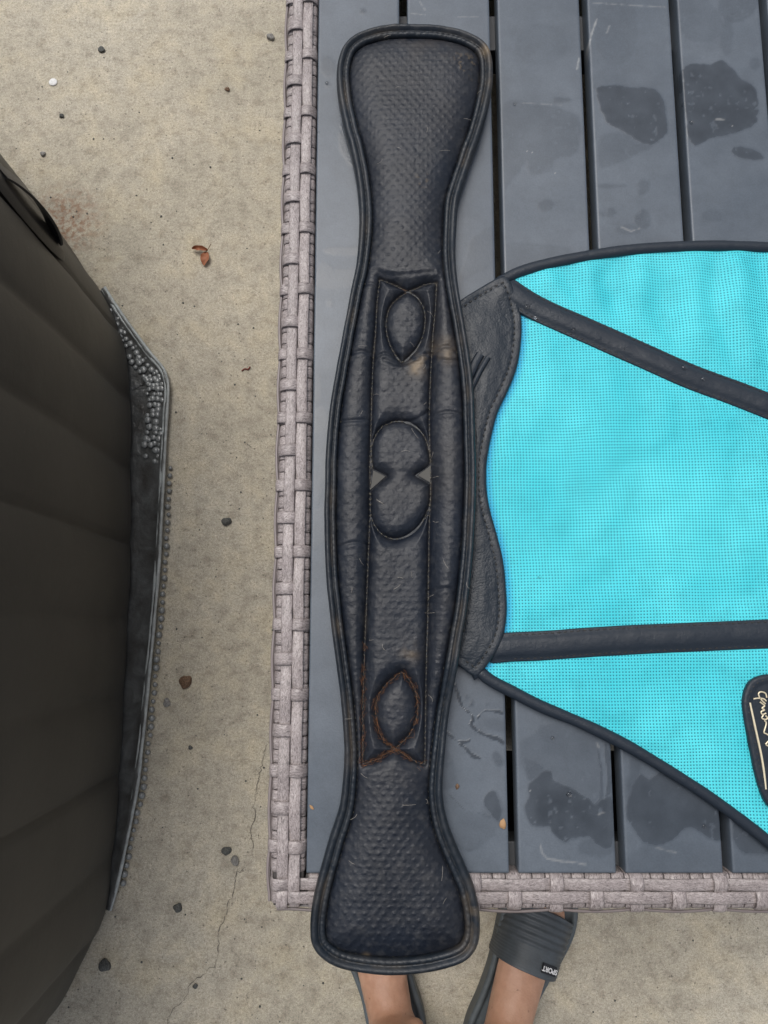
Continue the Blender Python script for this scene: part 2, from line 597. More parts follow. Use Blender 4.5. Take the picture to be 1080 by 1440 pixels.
# skin
mk = Mat('skin', rough=.48, spec=.4)
v = mk.coord()
n1 = mk.noise(v, 18, 4, .6); n2 = mk.noise(v, 420, 3)
cc = mk.ramp(n1, [(.3, (.42, .235, .155)), (.7, (.58, .36, .25))])
cc = mk.mix(.6, cc, mk.ramp(mk.noise(v, 95, 5, .7), [(.3, (.86, .80, .78)), (.6, (1.04, 1.03, 1.03))]), 'MULTIPLY')
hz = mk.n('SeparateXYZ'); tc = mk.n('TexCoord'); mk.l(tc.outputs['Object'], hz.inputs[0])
leg_brown = mk.ramp(hz.outputs[2], [(.062, 0.0), (.115, 1.0)])  # skin gets darker brown with height, from instep to ankle and leg
cc = mk.mix(mk.math('MULTIPLY', leg_brown, .75), cc, (.33, .175, .105))
fr = mk.ramp(mk.noise(v, 130, 1), [(.72, 0.0), (.76, .5)])
cc = mk.mix(fr, cc, (.16, .075, .04))
mk.color(cc)
mk.b.inputs['Subsurface Weight'].default_value = .12
mk.b.inputs['Subsurface Radius'].default_value = (.01, .004, .002)
mk.b.inputs['Subsurface Scale'].default_value = .3
mk.bump(n2, .0007, .5)
mk.bump(mk.noise(v, 55, 3, .5), .004, .5)
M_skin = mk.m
def rubber(name, base):
    m = Mat(name, base, .5, spec=.4)
    v = m.coord()
    n = m.noise(v, 60, 4, .6)
    m.color(m.ramp(n, [(.3, tuple(k * .85 for k in base)), (.7, tuple(k * 1.2 for k in base))]))
    m.bump(m.noise(v, 700, 2), .0003, .4)
    return m.m
M_rub = rubber('slide_rubber', (.085, .100, .108))
M_rub2 = rubber('strap_rubber', (.062, .073, .083))
M_tag = Mat('black_tag', (.01, .01, .012), .4).m
M_white = Mat('white_print', (.75, .75, .75), .5).m
M_gold = Mat('gold_foil', (.78, .68, .48), .35, Metallic=.45).m
M_drop = Mat('water', (1, 1, 1), .02, spec=.5, Transmission_Weight=1.0, IOR=1.33).m
M_cloth = Mat('shorts_cloth', (.03, .035, .05), .9).m

# ------------------------------------------------------------------ ground
gm = mesh_np('ground', [(-60, -60, 0), (60, -60, 0), (60, 60, 0), (-60, 60, 0)], [[0, 1, 2, 3]], smooth=False)
ground = link('ground', gm, M_conc, kind='structure')
# hairline crack
M_crack = Mat('crack_shadow', (.12, .107, .088), .95).m
rng = np.random.RandomState(3)
ck = [(378, 1040), (373, 1054), (366, 1085), (359, 1129), (357, 1150), (353, 1170), (356, 1190), (355, 1208), (343, 1222), (331, 1230), (330, 1245), (328, 1260), (321, 1271), (319, 1286), (311, 1300), (307, 1317), (308, 1337), (303, 1356), (288, 1368), (271, 1380), (262, 1400), (252, 1412), (239, 1425), (236, 1450)]
cp = catmull(PP(ck), .004, False)
cp = cp + rng.normal(0, .0014, cp.shape)
cw = .0001 + .0006 * rng.rand(len(cp)) ** 1.5
prof = np.stack([np.stack([-cw, 0 * cw + .0012], 1), np.stack([cw, 0 * cw + .0012], 1)], 1)
sweep('crack', cp, prof, M_crack, ground, closed=False, pclosed=False, flip=True, kind='structure')
# ------------------------------------------------------------------ tub on the left
tub_px = [(60, 298), (110, 360), (150, 420), (178, 480), (189, 560), (190, 640), (190, 740), (188, 830), (182, 957), (175, 1080), (167, 1188), (154, 1280), (123, 1347), (67, 1440)]
tp = [tuple(p) for p in PP(tub_px)]
tp += [(-.60, -.66), (-.80, -.76), (-1.15, -.80), (-1.55, -.74), (-1.78, -.50), (-1.86, 0.0), (-1.80, .50), (-1.60, .76), (-1.2, .88), (-.85, .86), (-.66, .775)]
to = ccw(catmull(tp, .006))
tub = empty('inflatable_tub', (-1.1, .03, 0), 'large dark brown inflatable tub with ribbed wall and carry strap at the left edge', 'tub')
s = np.arange(len(to)) * .006
# creases: spaced along the wall, measured from the straight middle
i0 = np.argmin(np.abs(to[:, 1] - .13) + (to[:, 0] < -.8) * 9)
sr = (s - s[i0])
ph = sr / .112
rib = np.abs(np.sin(np.pi * ph)) ** .42
zr = [0.0, .006, .016, .03] + list(np.linspace(.06, .60, 26)) + [.63, .65, .66, .662, .655, .64]
inset = [.014, .005, .001, .0] + [.0 - .006 * math.sin(math.pi * (z - .03) / .6) + .0 for z in np.linspace(.06, .60, 26)] + [.012, .035, .08, .14, .19, .24]
prof = np.empty((len(to), len(zr), 2))
for k, (z, i) in enumerate(zip(zr, inset)):
    w = min(1, z / .05) if z < .6 else .6
    prof[:, k, 0] = i + (1 - rib) * .011 * w + .0012 * fbm(s * 1.0, np.full_like(s, z * 3), .12, 3, 7)
    prof[:, k, 1] = z
sweep('wall', to, prof, M_tub, tub, pclosed=False, z=0.0)
inner = to + normals2(to, True) * .23
V = np.vstack([np.column_stack([inner, np.full(len(inner), .642)]), [[-1.1, .03, .66]]])
n = len(inner)
tri = np.stack([np.arange(n), (np.arange(n) + 1) % n, np.full(n, n)], 1)
link('cover', mesh_np('cover', off(V, tub), None, tri), M_tub, tub)
# carry strap: vertical loop on an oval welded patch, near the far corner
j = np.argmin(np.hypot(to[:, 0] + .418, to[:, 1] - .484))
cpt = to[j]; nr = -normals2(to, True)[j]; tg = np.array([nr[1], -nr[0]])
def onwall(a, h, o):
    return (cpt[0] + tg[0] * a + nr[0] * o, cpt[1] + tg[1] * a + nr[1] * o, h)
HZ = .325
V = []; Q = []
NA, NR = 40, 6
for r_ in range(NR + 1):
    for a_ in range(NA):
        rr = r_ / NR; an = a_ / NA * 2 * math.pi
        V.append(onwall(.030 * rr * math.cos(an), HZ + .115 * rr * math.sin(an), .004 + .0045 * (1 - rr ** 6) - (.004 if r_ == NR else 0)))
for r_ in range(NR):
    for a_ in range(NA):
        b_ = (a_ + 1) % NA
        Q.append((r_ * NA + a_, (r_ + 1) * NA + a_, (r_ + 1) * NA + b_, r_ * NA + b_))
link('strap_patch', mesh_np('strap_patch', off(V, tub), Q), M_tub, tub)
V = []; Q = []
NS = 30
for i in range(NS + 1):
    t = i / NS
    h = HZ - .07 + .14 * t
    o = .006 + .012 * math.sin(math.pi * t) ** .8
    tw = .004 * math.sin(t * 5)
    for a, e in ((-.014, 0), (.014, 0), (.014, .003), (-.014, .003)):
        V.append(onwall(a + tw, h, o + e + a * .25))
for i in range(NS):
    for k in range(4):
        k2 = (k + 1) % 4
        Q.append((i * 4 + k, i * 4 + k2, (i + 1) * 4 + k2, (i + 1) * 4 + k))
link('carry_strap', mesh_np('carry_strap', off(V, tub), Q, smooth=False), M_strap, tub)

# bubble sheet lying under the tub
sheet = empty('bubble_sheet', (-.36, .03, 0), 'thin grey plastic bubble sheet poking out from under the dark tub', 'sheet')
e_px = [(148, 405), (160, 424), (176, 448), (192, 470), (212, 497), (229, 517), (236, 532), (238, 552), (235, 600), (232, 660), (228, 740), (223, 820), (217, 890), (210, 960), (203, 1030), (195, 1100), (186, 1150), (176, 1200), (167, 1240), (156, 1279)]
ep = catmull(PP(e_px, .008), .003, False)
nn = normals2(ep, False)          # left of a path running toward the viewer = +x side (outside)
N = len(ep); t = np.linspace(0, 1, N)
wob = .0015 * fbm(np.arange(N) * .003, np.zeros(N), .03, 3, 2)
rows = []
for k, (o, z) in enumerate([(.0, .012), (-.004, .013), (-.008, .009), (-.02, .005), (-.04, .004), (-.08, .004), (-.14, .003)]):
    P3 = np.column_stack([ep + nn * (o + wob)[:, None] if False else ep + nn * (o + wob[:, None]), np.full(N, z) + .0018 * fbm(np.arange(N) * .003, np.full(N, o), .02, 3, 4)])
    rows.append(P3)
V = np.array(rows); K = len(rows)
I, J = np.meshgrid(np.arange(K - 1), np.arange(N - 1), indexing='ij'); I = I.ravel(); J = J.ravel()
Q = np.stack([I * N + J, (I + 1) * N + J, (I + 1) * N + J + 1, I * N + J + 1], 1)
link('sheet_film', mesh_np('sheet_film', off(V.reshape(-1, 3), sheet), Q), M_sheet, sheet)
an = np.arange(10) / 10 * 2 * math.pi
wr = .0024 * (1 + .25 * fbm(np.arange(N) * .003, np.zeros(N), .02, 3, 8))
prof = np.stack([wr[:, None] * np.cos(an)[None], .012 + .0022 * fbm(np.arange(N) * .003, np.ones(N), .05, 3, 9)[:, None] + wr[:, None] * .9 * np.sin(an)[None]], 2)
sweep('rolled_edge', ep, prof, M_rim, sheet, closed=False)
prof2 = prof.copy(); prof2[:, :, 0] -= .0048; prof2[:, :, 1] -= .002; 
sweep('inner_fold', ep[:int(N * .9)], prof2[:int(N * .9)], M_rim, sheet, closed=False)

def spheres(name, pts, mat, parent, **props):
    bm = bmesh.new(); bmesh.ops.create_icosphere(bm, subdivisions=2, radius=1)
    bv = np.array([v.co[:] for v in bm.verts]); bf = np.array([[v.index for v in f.verts] for f in bm.faces]); bm.free()
    VV = []; TT = []; n = 0
    for (x, y, z, rx, ry, rz) in pts:
        VV.append(bv * (rx, ry, rz) + (x, y, z)); TT.append(bf + n); n += len(bv)
    return link(name, mesh_np(name, off(np.vstack(VV), parent), None, np.vstack(TT)), mat, parent, **props)
bp = []
for i in range(0, N):
    f = i / N
    if f > .33 and i % 4 == 0 and f < .97:
        o = .0065 + rng.uniform(-.001, .0012) - (.002 if f > .85 else 0)
        p = ep[i] + nn[i] * o
        r = .0046 * rng.uniform(.7, 1.15)
        bp.append((p[0], p[1], .004, r, r, r * .9))
    if .03 < f < .33 and i % 3 == 0:
        for o in (.011, .0175, .024, .031):
            if rng.rand() < .8 and o < .008 + .06 * min(f * 4, 1):
                p = ep[i] - nn[i] * (o + rng.uniform(-.0012, .0012))
                r = .0050 * rng.uniform(.6, 1.15)
                p = p + rng.normal(0, .0012, 2)
                bp.append((p[0], p[1], .0070, r, r, r * .42))
spheres('bubbles', bp, M_bub, sheet, kind='stuff')

# ------------------------------------------------------------------ wicker table
TX, TY, TZ = -.078, -.190, .600
RW = .0235
TW, TD = .93, 1.32
table = empty('patio_table', (TX, TY, 0), 'grey brown woven wicker patio table with dark blue grey slatted top', 'table')

def rim_bar(path3, name='rim_bar'):
    pass
# core bars under the strands (local coordinates)
def lbox(name, lo, hi, mat, bev=0.0, **p):
    lo = (lo[0] + TX, lo[1] + TY, lo[2]); hi = (hi[0] + TX, hi[1] + TY, hi[2])
    return box(name, lo, hi, mat, table, bev, **p)
zt = TZ
lbox('frame_bar', (.0012, .0012, zt - .034), (RW - .0008, TD - .0012, zt - .0035), M_core, .003)
lbox('frame_bar', (RW, .0012, zt - .034), (TW - RW, RW - .0008, zt - .0036), M_core, .003)
lbox('frame_bar', (TW - RW, .0012, zt - .034), (TW - .0012, TD - .0012, zt - .0035), M_core, .003)
lbox('frame_bar', (RW, TD - RW, zt - .034), (TW - RW, TD - .0012, zt - .0036), M_core, .003)

def strip_mesh(name, path, width, crown=.0007, th=.0009, seg=2):
    """flat strand following path (N x 3 in a plane), width axis given by path side vector"""
    path = np.asarray(path, float)
    t = np.gradient(path, axis=0); t /= np.linalg.norm(t, axis=1, keepdims=True)
    side = np.array(strip_mesh.side, float)
    up = np.cross(side, t); up /= np.linalg.norm(up, axis=1, keepdims=True)
    up *= strip_mesh.sign
    w = width / 2
    prof = [(-w, 0), (-w * .86, crown * .75), (-w * .3, crown), (w * .3, crown), (w * .86, crown * .75), (w, 0), (w * .8, -th), (-w * .8, -th)]
    V = []
    for (a, b) in prof:
        V.append(path + side * a + up * b)
    V = np.stack(V, 1); N, K = V.shape[:2]
    I, Kk = np.meshgrid(np.arange(N - 1), np.arange(K), indexing='ij'); I = I.ravel(); Kk = Kk.ravel(); K2 = (Kk + 1) % K
    q = np.stack([I * K + Kk, (I + 1) * K + Kk, (I + 1) * K + K2, I * K + K2], 1)
    if strip_mesh.flip:
        q = q[:, ::-1]
    caps = [list(range(K))[::-1], [(N - 1) * K + k for k in range(K)]]
    me = mesh_np(name, V.reshape(-1, 3), q)
    s = np.concatenate([[0], np.cumsum(np.linalg.norm(np.diff(path, axis=0), axis=1))])
    U = np.stack([np.repeat(s, K), np.tile([0, .1, .35, .65, .9, 1, .8, .2], N)], 1)
    l = me.uv_layers.new(name='UVMap')
    li = np.empty(len(me.loops), np.int32); me.loops.foreach_get('vertex_index', li)
    l.data.foreach_set('uv', U[li].astype(np.float32).ravel())
    me.materials.append(M_wick)
    return me

def smooth3(pts, step=.0015):
    return catmull(np.array(pts, float), step, False)

A0, B0 = .0079, .0162      # centres of the two long strands across the rim
SWID = .0081
def cross_path(kind):
    # across the rim: first coordinate outside -> inside, second height relative to table top
    if kind == 'A':
        return [(-.0009, -.030), (-.0009, -.008), (.0000, -.0026), (.0022, -.0002), (.0050, .0010), (.0079, .0013), (.0108, .0008), (.0125, -.0004), (.0162, -.0016), (.0200, -.0022), (.0226, -.0050), (.0230, -.014), (.0230, -.030)]
    return [(-.0026, -.030), (-.0028, -.010), (-.0018, -.0035), (.0008, -.0020), (.0040, -.0018), (.0079, -.0016), (.0118, -.0004), (.0138, .0008), (.0162, .0013), (.0188, .0008), (.0212, -.0012), (.0234, -.0050), (.0238, -.014), (.0234, -.030)]
def base_path():
    return [(-.0004, -.030), (-.0004, -.009), (.0006, -.0045), (.0030, -.0028), (.0080, -.0026), (.0160, -.0026), (.0208, -.0034), (.0228, -.0070), (.0229, -.030)]

def lift_profile(cross, total, amp=.0011, base=-.0004):
    """cross: list of (position, +1 this strand on top / -1 below)"""
    xs = [-.01] + [c[0] for c in cross] + [total + .01]
    hs = [cross[0][1]] + [c[1] for c in cross] + [cross[-1][1]]
    d = np.arange(.0, total, .0012)
    h = np.empty_like(d)
    for i, q in enumerate(d):
        k = np.searchsorted(xs, q) - 1
        k = max(0, min(k, len(xs) - 2))
        t = (q - xs[k]) / (xs[k + 1] - xs[k])
        t = t * t * (3 - 2 * t)
        h[i] = hs[k] * (1 - t) + hs[k + 1] * t
    return d, base + amp * h

# --- left rim (runs along y)
PITCH_L = .0254
crossL = [(B0, -1), ] + [(B0 + PITCH_L * k, -1 if k % 2 == 0 else 1) for k in range(1, int((TD - .03) / PITCH_L))]
# for strand A of the left rim: on top at front row2 (y=A0), below at row1 (y=B0)
strip_mesh.side = (1, 0, 0); strip_mesh.sign = 1; strip_mesh.flip = False
def long_strand(cross, total, centre, axis):
    d, h = lift_profile(cross, total)
    if axis == 'y':
        strip_mesh.side = (1, 0, 0); strip_mesh.sign = 1; strip_mesh.flip = False
        path = np.column_stack([np.full_like(d, centre) + .0002 * np.sin(d * 41 + centre * 900), d, zt + h])
    else:
        strip_mesh.side = (0, 1, 0); strip_mesh.sign = -1; strip_mesh.flip = True
        path = np.column_stack([d, np.full_like(d, centre) + .0002 * np.sin(d * 37 + centre * 800), zt + h])
    # bend the start down over the outer edge
    path[0] += np.array([0, 0, -.006]); path[1] += np.array([0, 0, -.0022])
    return strip_mesh('strand', path, SWID)
la = [(A0, 1), (B0, -1)] + [(B0 + PITCH_L * k, -1 if k % 2 == 0 else 1) for k in range(1, int((TD - .03) / PITCH_L))]
lb = [(A0, -1), (B0, 1)] + [(B0 + PITCH_L * k, 1 if k % 2 == 0 else -1) for k in range(1, int((TD - .03) / PITCH_L))]
link('strand', long_strand(la, TD, A0, 'y'), M_wick, table)
link('strand', long_strand(lb, TD, B0, 'y'), M_wick, table)
# --- front rim (runs along x)
PF, XF = .0281, .0112
kf = range(1, int((TW - .06) / PF))
f2 = [(A0, -1), (B0, 1)] + [(B0 + XF + PF * k, 1 if k % 2 == 0 else -1) for k in kf]     # outer row
f1 = [(A0, 1), (B0, -1)] + [(B0 + XF + PF * k, -1 if k % 2 == 0 else 1) for k in kf]     # inner row
link('strand', long_strand(f2, TW, A0, 'x'), M_wick, table)
link('strand', long_strand(f1, TW, B0, 'x'), M_wick, table)

def cross_mesh(pts, axis, width):
    p = smooth3(pts)
    if axis == 'left':      # path in x-z plane, width along y
        strip_mesh.side = (0, 1, 0); strip_mesh.sign = -1; strip_mesh.flip = True
        path = np.column_stack([p[:, 0], np.zeros(len(p)), p[:, 1]])
    else:                   # front rim: path in y-z plane, width along x
        strip_mesh.side = (1, 0, 0); strip_mesh.sign = 1; strip_mesh.flip = False
        path = np.column_stack([np.zeros(len(p)), p[:, 0], p[:, 1]])
    return strip_mesh('strand', path, width)
mLA = cross_mesh(cross_path('A'), 'left', .0088); mLB = cross_mesh(cross_path('B'), 'left', .0088)
mFA = cross_mesh(cross_path('A'), 'front', .0094); mFB = cross_mesh(cross_path('B'), 'front', .0094)
mLW = cross_mesh(base_path(), 'left', .0088); mFW = cross_mesh(base_path(), 'front', .0088)
for k in range(1, int((TD - .03) / PITCH_L)):
    y = B0 + PITCH_L * k + random.uniform(-.0012, .0012)
    o = link('strand', mLA if k % 2 == 0 else mLB, M_wick, table, (0, y, zt))
    o.rotation_euler = (0, 0, random.uniform(-.03, .03))
for k in kf:
    x = B0 + XF + PF * k + random.uniform(-.0006, .0006)
    o = link('strand', mFB if k % 2 == 0 else mFA, M_wick, table, (x, 0, zt))
    o.rotation_euler = (0, 0, random.uniform(-.03, .03))
y = .028
while y < TD - .03:
    o = link('strand', mLW, M_wick, table, (0, y, zt - random.uniform(0, .0004)))
    y += .0091
x = .030
while x < TW - .03:
    link('strand', mFW, M_wick, table, (x, 0, zt - random.uniform(0, .0004)))
    x += .0091
# thin outer strands bowing between the side tabs
for (axis, cross, total) in (('y', la, TD), ('x', f2, TW)):
    pts = []
    tabs = [c[0] for c in cross if c[1] > 0]
    d = np.arange(.004, total - .01, .002)
    bow = np.zeros_like(d)
    for a, b in zip(tabs[:-1], tabs[1:]):
        m = (d >= a) & (d <= b)
        bow[m] = np.sin(np.pi * (d[m] - a) / (b - a))
    o_ = -.0012 - .0016 * bow
    for dz in (-.006, -.015, -.024):
        pth = np.column_stack([o_, d, np.full_like(d, zt + dz)]) if axis == 'y' else np.column_stack([d, o_, np.full_like(d, zt + dz)])
        oo = tubes('strand', [pth + (0, 0, 0)], .0011, M_wick, None, 6)
        oo.parent = table
# right and back rims, outside the picture: the same weave joined
def rimweave(name, n, total, place):
    VV = []; QQ = []; nn_ = 0
    for k in range(n):
        src = (mLA, mLB)[k % 2]
        v_ = np.empty(len(src.vertices) * 3, np.float32); src.vertices.foreach_get('co', v_); v_ = v_.reshape(-1, 3).copy()
        f_ = np.empty(len(src.loops), np.int32); src.loops.foreach_get('vertex_index', f_)
        v_[:, 1] += .02 + k * .0127
        VV.append(place(v_)); QQ.append(f_.reshape(-1, 4) + nn_); nn_ += len(v_)
    link(name, mesh_np(name, np.vstack(VV), np.vstack(QQ)), M_wick, table, kind='stuff')
rimweave('rim_weave', int((TD - .04) / .0127), TD, lambda v: np.column_stack([TW - v[:, 0], v[:, 1], v[:, 2] + zt]))
rimweave('rim_weave', int((TW - .04) / .0127), TW, lambda v: np.column_stack([v[:, 1], TD - v[:, 0], v[:, 2] + zt]))
# woven skirts below the rim
def skirt(a, b, name='woven_side', rh=.0053, row=.0094):
    a = np.array(a, float); b = np.array(b, float); L = np.linalg.norm(b - a); d = (b - a) / L; nrm = np.array([d[1], -d[0]])
    ns = int(L / .01); s_ = np.linspace(0, L, ns + 1)
    VV = []; QQ = []; n_ = 0
    z = .012; r = 0
    while z < zt - .04:
        o_ = .0014 * np.sin(np.pi * s_ / .03 + math.pi * (r % 2))
        for zz, th in ((z, 0), (z + rh, .0012), (z + 2 * rh, 0)):
            VV.append(np.column_stack([a + d * s_[:, None] + nrm * (o_ + th)[:, None], np.full(ns + 1, zz)]))
        for k in range(2):
            i = n_ + k * (ns + 1) + np.arange(ns)
            QQ.append(np.stack([i, i + 1, i + ns + 2, i + ns + 1], 1))
        n_ += 3 * (ns + 1); z += row; r += 1
    me = mesh_np(name, np.vstack(VV), np.vstack(QQ))
    link(name, me, M_wick, table, kind='stuff')
e = .010
skirt((e, e), (TW - e, e)); skirt((TW - e, e), (TW - e, TD - e)); skirt((TW - e, TD - e), (e, TD - e)); skirt((e, TD - e), (e, e))
pz0, pz1 = .03, zt - .0345  # added dark boards behind the skirts: block light, keep slat gaps black
lbox('light_block_panel', (.0150, .0150, pz0), (TW - .0150, .0190, pz1), M_black)
lbox('light_block_panel', (.0150, TD - .0190, pz0), (TW - .0150, TD - .0150, pz1), M_black)
lbox('light_block_panel', (.0150, .0192, pz0), (.0190, TD - .0192, pz1), M_black)
lbox('light_block_panel', (TW - .0190, .0192, pz0), (TW - .0150, TD - .0192, pz1), M_black)
for (x, y) in ((.014, .014), (TW - .044, .014), (.014, TD - .044), (TW - .044, TD - .044)):
    lbox('leg', (x, y, 0), (x + .03, y + .03, zt - .035), M_core, .003)
# cross beams under the slats
zs = TZ - .0015                       # slat top height
for (y0, y1) in ((.0232, .040), (.668, .700), (TD - .045, TD - .0235)):
    lbox('support_beam', (.0245, y0, zs - .045), (TW - .0245, y1, zs - .0165), M_beam, .001)

# --- slats with water marks
G0, GP, GW = .0158 - TX, .0738, .0066     # first gap centre (table local x), pitch, gap width
def poly(px, z=TZ):
    return PP(px, z)
# (polygon, strength, edge noise amplitude)
blobs = []
def blob(px, s, amp=.003, sub=True):
    p = PP(px, TZ)
    blobs.append((catmull(p, .004, True) if sub else p, s, amp))
def ell(cx, cy, rx, ry, s, rot=0, amp=.0025):
    a = np.arange(16) / 16 * 2 * math.pi; c_, s_ = math.cos(math.radians(rot)), math.sin(math.radians(rot))
    blob([(cx + rx * math.cos(t) * c_ - ry * math.sin(t) * s_, cy + rx * math.cos(t) * s_ + ry * math.sin(t) * c_) for t in a], s, amp)
blob([(705, 148), (745, 145), (808, 160), (813, 190), (806, 216), (782, 222), (778, 240), (748, 243), (740, 225), (720, 255), (706, 262)], .30)
ell(768, 288, 11, 9, .40); ell(793, 139, 14, 4, .45)
blob([(706, 345), (760, 340), (805, 350), (800, 378), (760, 378), (708, 388)], .26)
blob([(842, 125), (880, 121), (922, 124), (938, 155), (936, 185), (918, 198), (895, 192), (868, 178), (848, 160)], .85, .004)
blob([(855, 185), (900, 192), (918, 200), (890, 218), (862, 232), (842, 236), (842, 205)], .30)
ell(862, 260, 24, 3, .35); ell(905, 262, 8, 12, .35, 30); ell(855, 298, 12, 6, .35); ell(905, 308, 11, 14, .42); ell(885, 322, 20, 7, .3)
blob([(962, 98), (1000, 86), (1022, 82), (1048, 110), (1062, 135), (1062, 160), (1040, 183), (1000, 192), (972, 200), (964, 150)], .90, .004)
blob([(1032, 205), (1060, 208), (1076, 218), (1076, 224), (1050, 222), (1034, 216)], .85, .002)
blob([(1012, -8), (1035, -20), (1066, -5), (1060, 14), (1038, 30), (1015, 20)], .35); ell(1022, 52, 10, 26, .25); ell(1062, 88, 9, 9, .3)
ell(1002, 303, 16, 9, .25)
blob([(952, -20), (958, 40), (990, 60), (1020, 40), (1000, 0), (980, -20)], .2)
ell(868, 38, 30, 50, .16); ell(760, 60, 36, 30, .12)
# left slat
ell(461, 92, 8, 14, .38); ell(510, 14, 5, 5, .6, 0, .001); ell(460, 118, 3, 3, .4)
blob([(476, 182), (492, 195), (499, 222), (498, 232), (480, 214)], .5, .002)
ell(484, 351, 30, 8, .42); blob([(447, 378), (456, 365), (475, 378), (505, 376), (500, 400), (446, 402)], .30)
blob([(446, 580), (462, 582), (462, 640), (450, 700), (444, 700)], .22); ell(447, 545, 6, 22, .2); ell(464, 425, 5, 6, .35, 0, .001)
blob([(440, 722), (462, 716), (452, 760), (438, 770)], .2)
# under the upper guard corner
blob([(668, 335), (690, 318), (693, 340), (696, 365), (660, 388), (646, 395), (650, 372)], .28)
blob([(840, 345), (842, 350), (900, 350), (905, 340)], .15)
# lower left piece: water trails
trail = [([(640, 963), (645, 980), (652, 996), (662, 1003), (666, 1012), (662, 1018), (672, 1028), (684, 1034), (697, 1038), (708, 1044)], .0013, .85),
         ([(672, 1010), (678, 1002), (684, 999), (695, 1000), (706, 1002)], .0010, .8),
         ([(628, 1030), (640, 1040), (650, 1044), (660, 1042)], .0012, .8), ([(645, 1046), (655, 1052), (663, 1062), (676, 1067)], .0010, .8),
         ([(840, 1048), (845, 1080), (846, 1120), (838, 1132)], .0012, .45), ([(852, 1048), (857, 1090), (856, 1125)], .0018, .5),
         ([(622, 1108), (640, 1125), (655, 1140), (672, 1143), (690, 1150)], .0007, .4), ([(640, 1185), (655, 1195), (668, 1194), (676, 1182)], .0016, .3),
         ([(440, 175), (447, 185)], .0005, .7), ([(485, 190), (478, 172)], .0005, .5)]
ell(656, 981, 2.5, 3, .7, 0, .0005); ell(664, 990, 2.5, 5, .7, 30, .0005); ell(685, 990, 2.5, 2, .6, 0, .0005)
blob([(680, 1012), (705, 1010), (712, 1030), (690, 1026)], .25, .001)
ell(700, 1066, 10, 15, .6, -25); ell(692, 1128, 13, 20, .75, -5, .004); blob([(700, 1118), (708, 1140), (702, 1160), (688, 1145)], .8, .003)
blob([(622, 1050), (640, 1075), (642, 1100), (628, 1110), (620, 1080)], .35)
blob([(626, 1120), (650, 1135), (672, 1142), (704, 1120), (712, 1150), (700, 1172), (670, 1195), (645, 1190), (630, 1160)], .20)
blob([(729, 1044), (742, 1035), (755, 1026), (765, 1018), (800, 1020), (842, 1044), (846, 1100), (838, 1130), (822, 1121), (801, 1109), (781, 1098), (760, 1085), (742, 1095), (732, 1080)], .28)
blob([(742, 1101), (754, 1094), (765, 1083), (774, 1085), (781, 1098), (801, 1109), (822, 1121), (838, 1134), (848, 1124), (864, 1128), (866, 1186), (853, 1196), (838, 1189), (832, 1178), (812, 1178), (796, 1184), (781, 1173), (773, 1160), (752, 1163), (739, 1150), (736, 1132), (742, 1118)], .88, .003)
blob([(732, 1060), (745, 1062), (766, 1080), (760, 1095), (742, 1102), (734, 1085)], .5, .005)
blob([(820, 1182), (866, 1180), (866, 1200), (845, 1205), (815, 1200)], .35)
blob([(902, 1085), (914, 1095), (930, 1087), (950, 1100), (985, 1118), (1014, 1140), (1015, 1182), (995, 1177), (970, 1165), (950, 1180), (925, 1190), (902, 1182), (885, 1155), (882, 1135), (890, 1105)], .80, .003)
blob([(884, 1052), (900, 1055), (905, 1080), (892, 1120), (884, 1130)], .45, .004)
blob([(1034, 1155), (1050, 1158), (1078, 1172), (1082, 1200), (1060, 1200), (1036, 1190)], .65, .004)
blob([(925, 1190), (960, 1185), (1010, 1195), (1012, 1230), (900, 1230), (885, 1200)], .15)
scr = [([(760, 1188), (763, 1200), (770, 1208), (790, 1212), (812, 1214), (824, 1217)], .0007), ([(925, 1193), (935, 1196), (952, 1200)], .0005),
       ([(840, 25), (834, 42), (829, 60), (828, 78)], .0011), ([(858, 34), (854, 44)], .0006), ([(815, 80), (812, 95)], .0012), ([(835, 2), (900, 6), (940, 8)], .0005),
       ([(735, 143), (790, 146)], .0004), ([(875, 318), (888, 324), (900, 320)], .0007), ([(590, 0), (598, 12)], .0005), ([(578, 17), (598, 19)], .0005), ([(645, 22), (672, 21)], .0004),
       ([(1008, 166), (1020, 166)], .0010), ([(840, 1045), (843, 1052)], .0007), ([(843, 1146), (850, 1143)], .0006)]
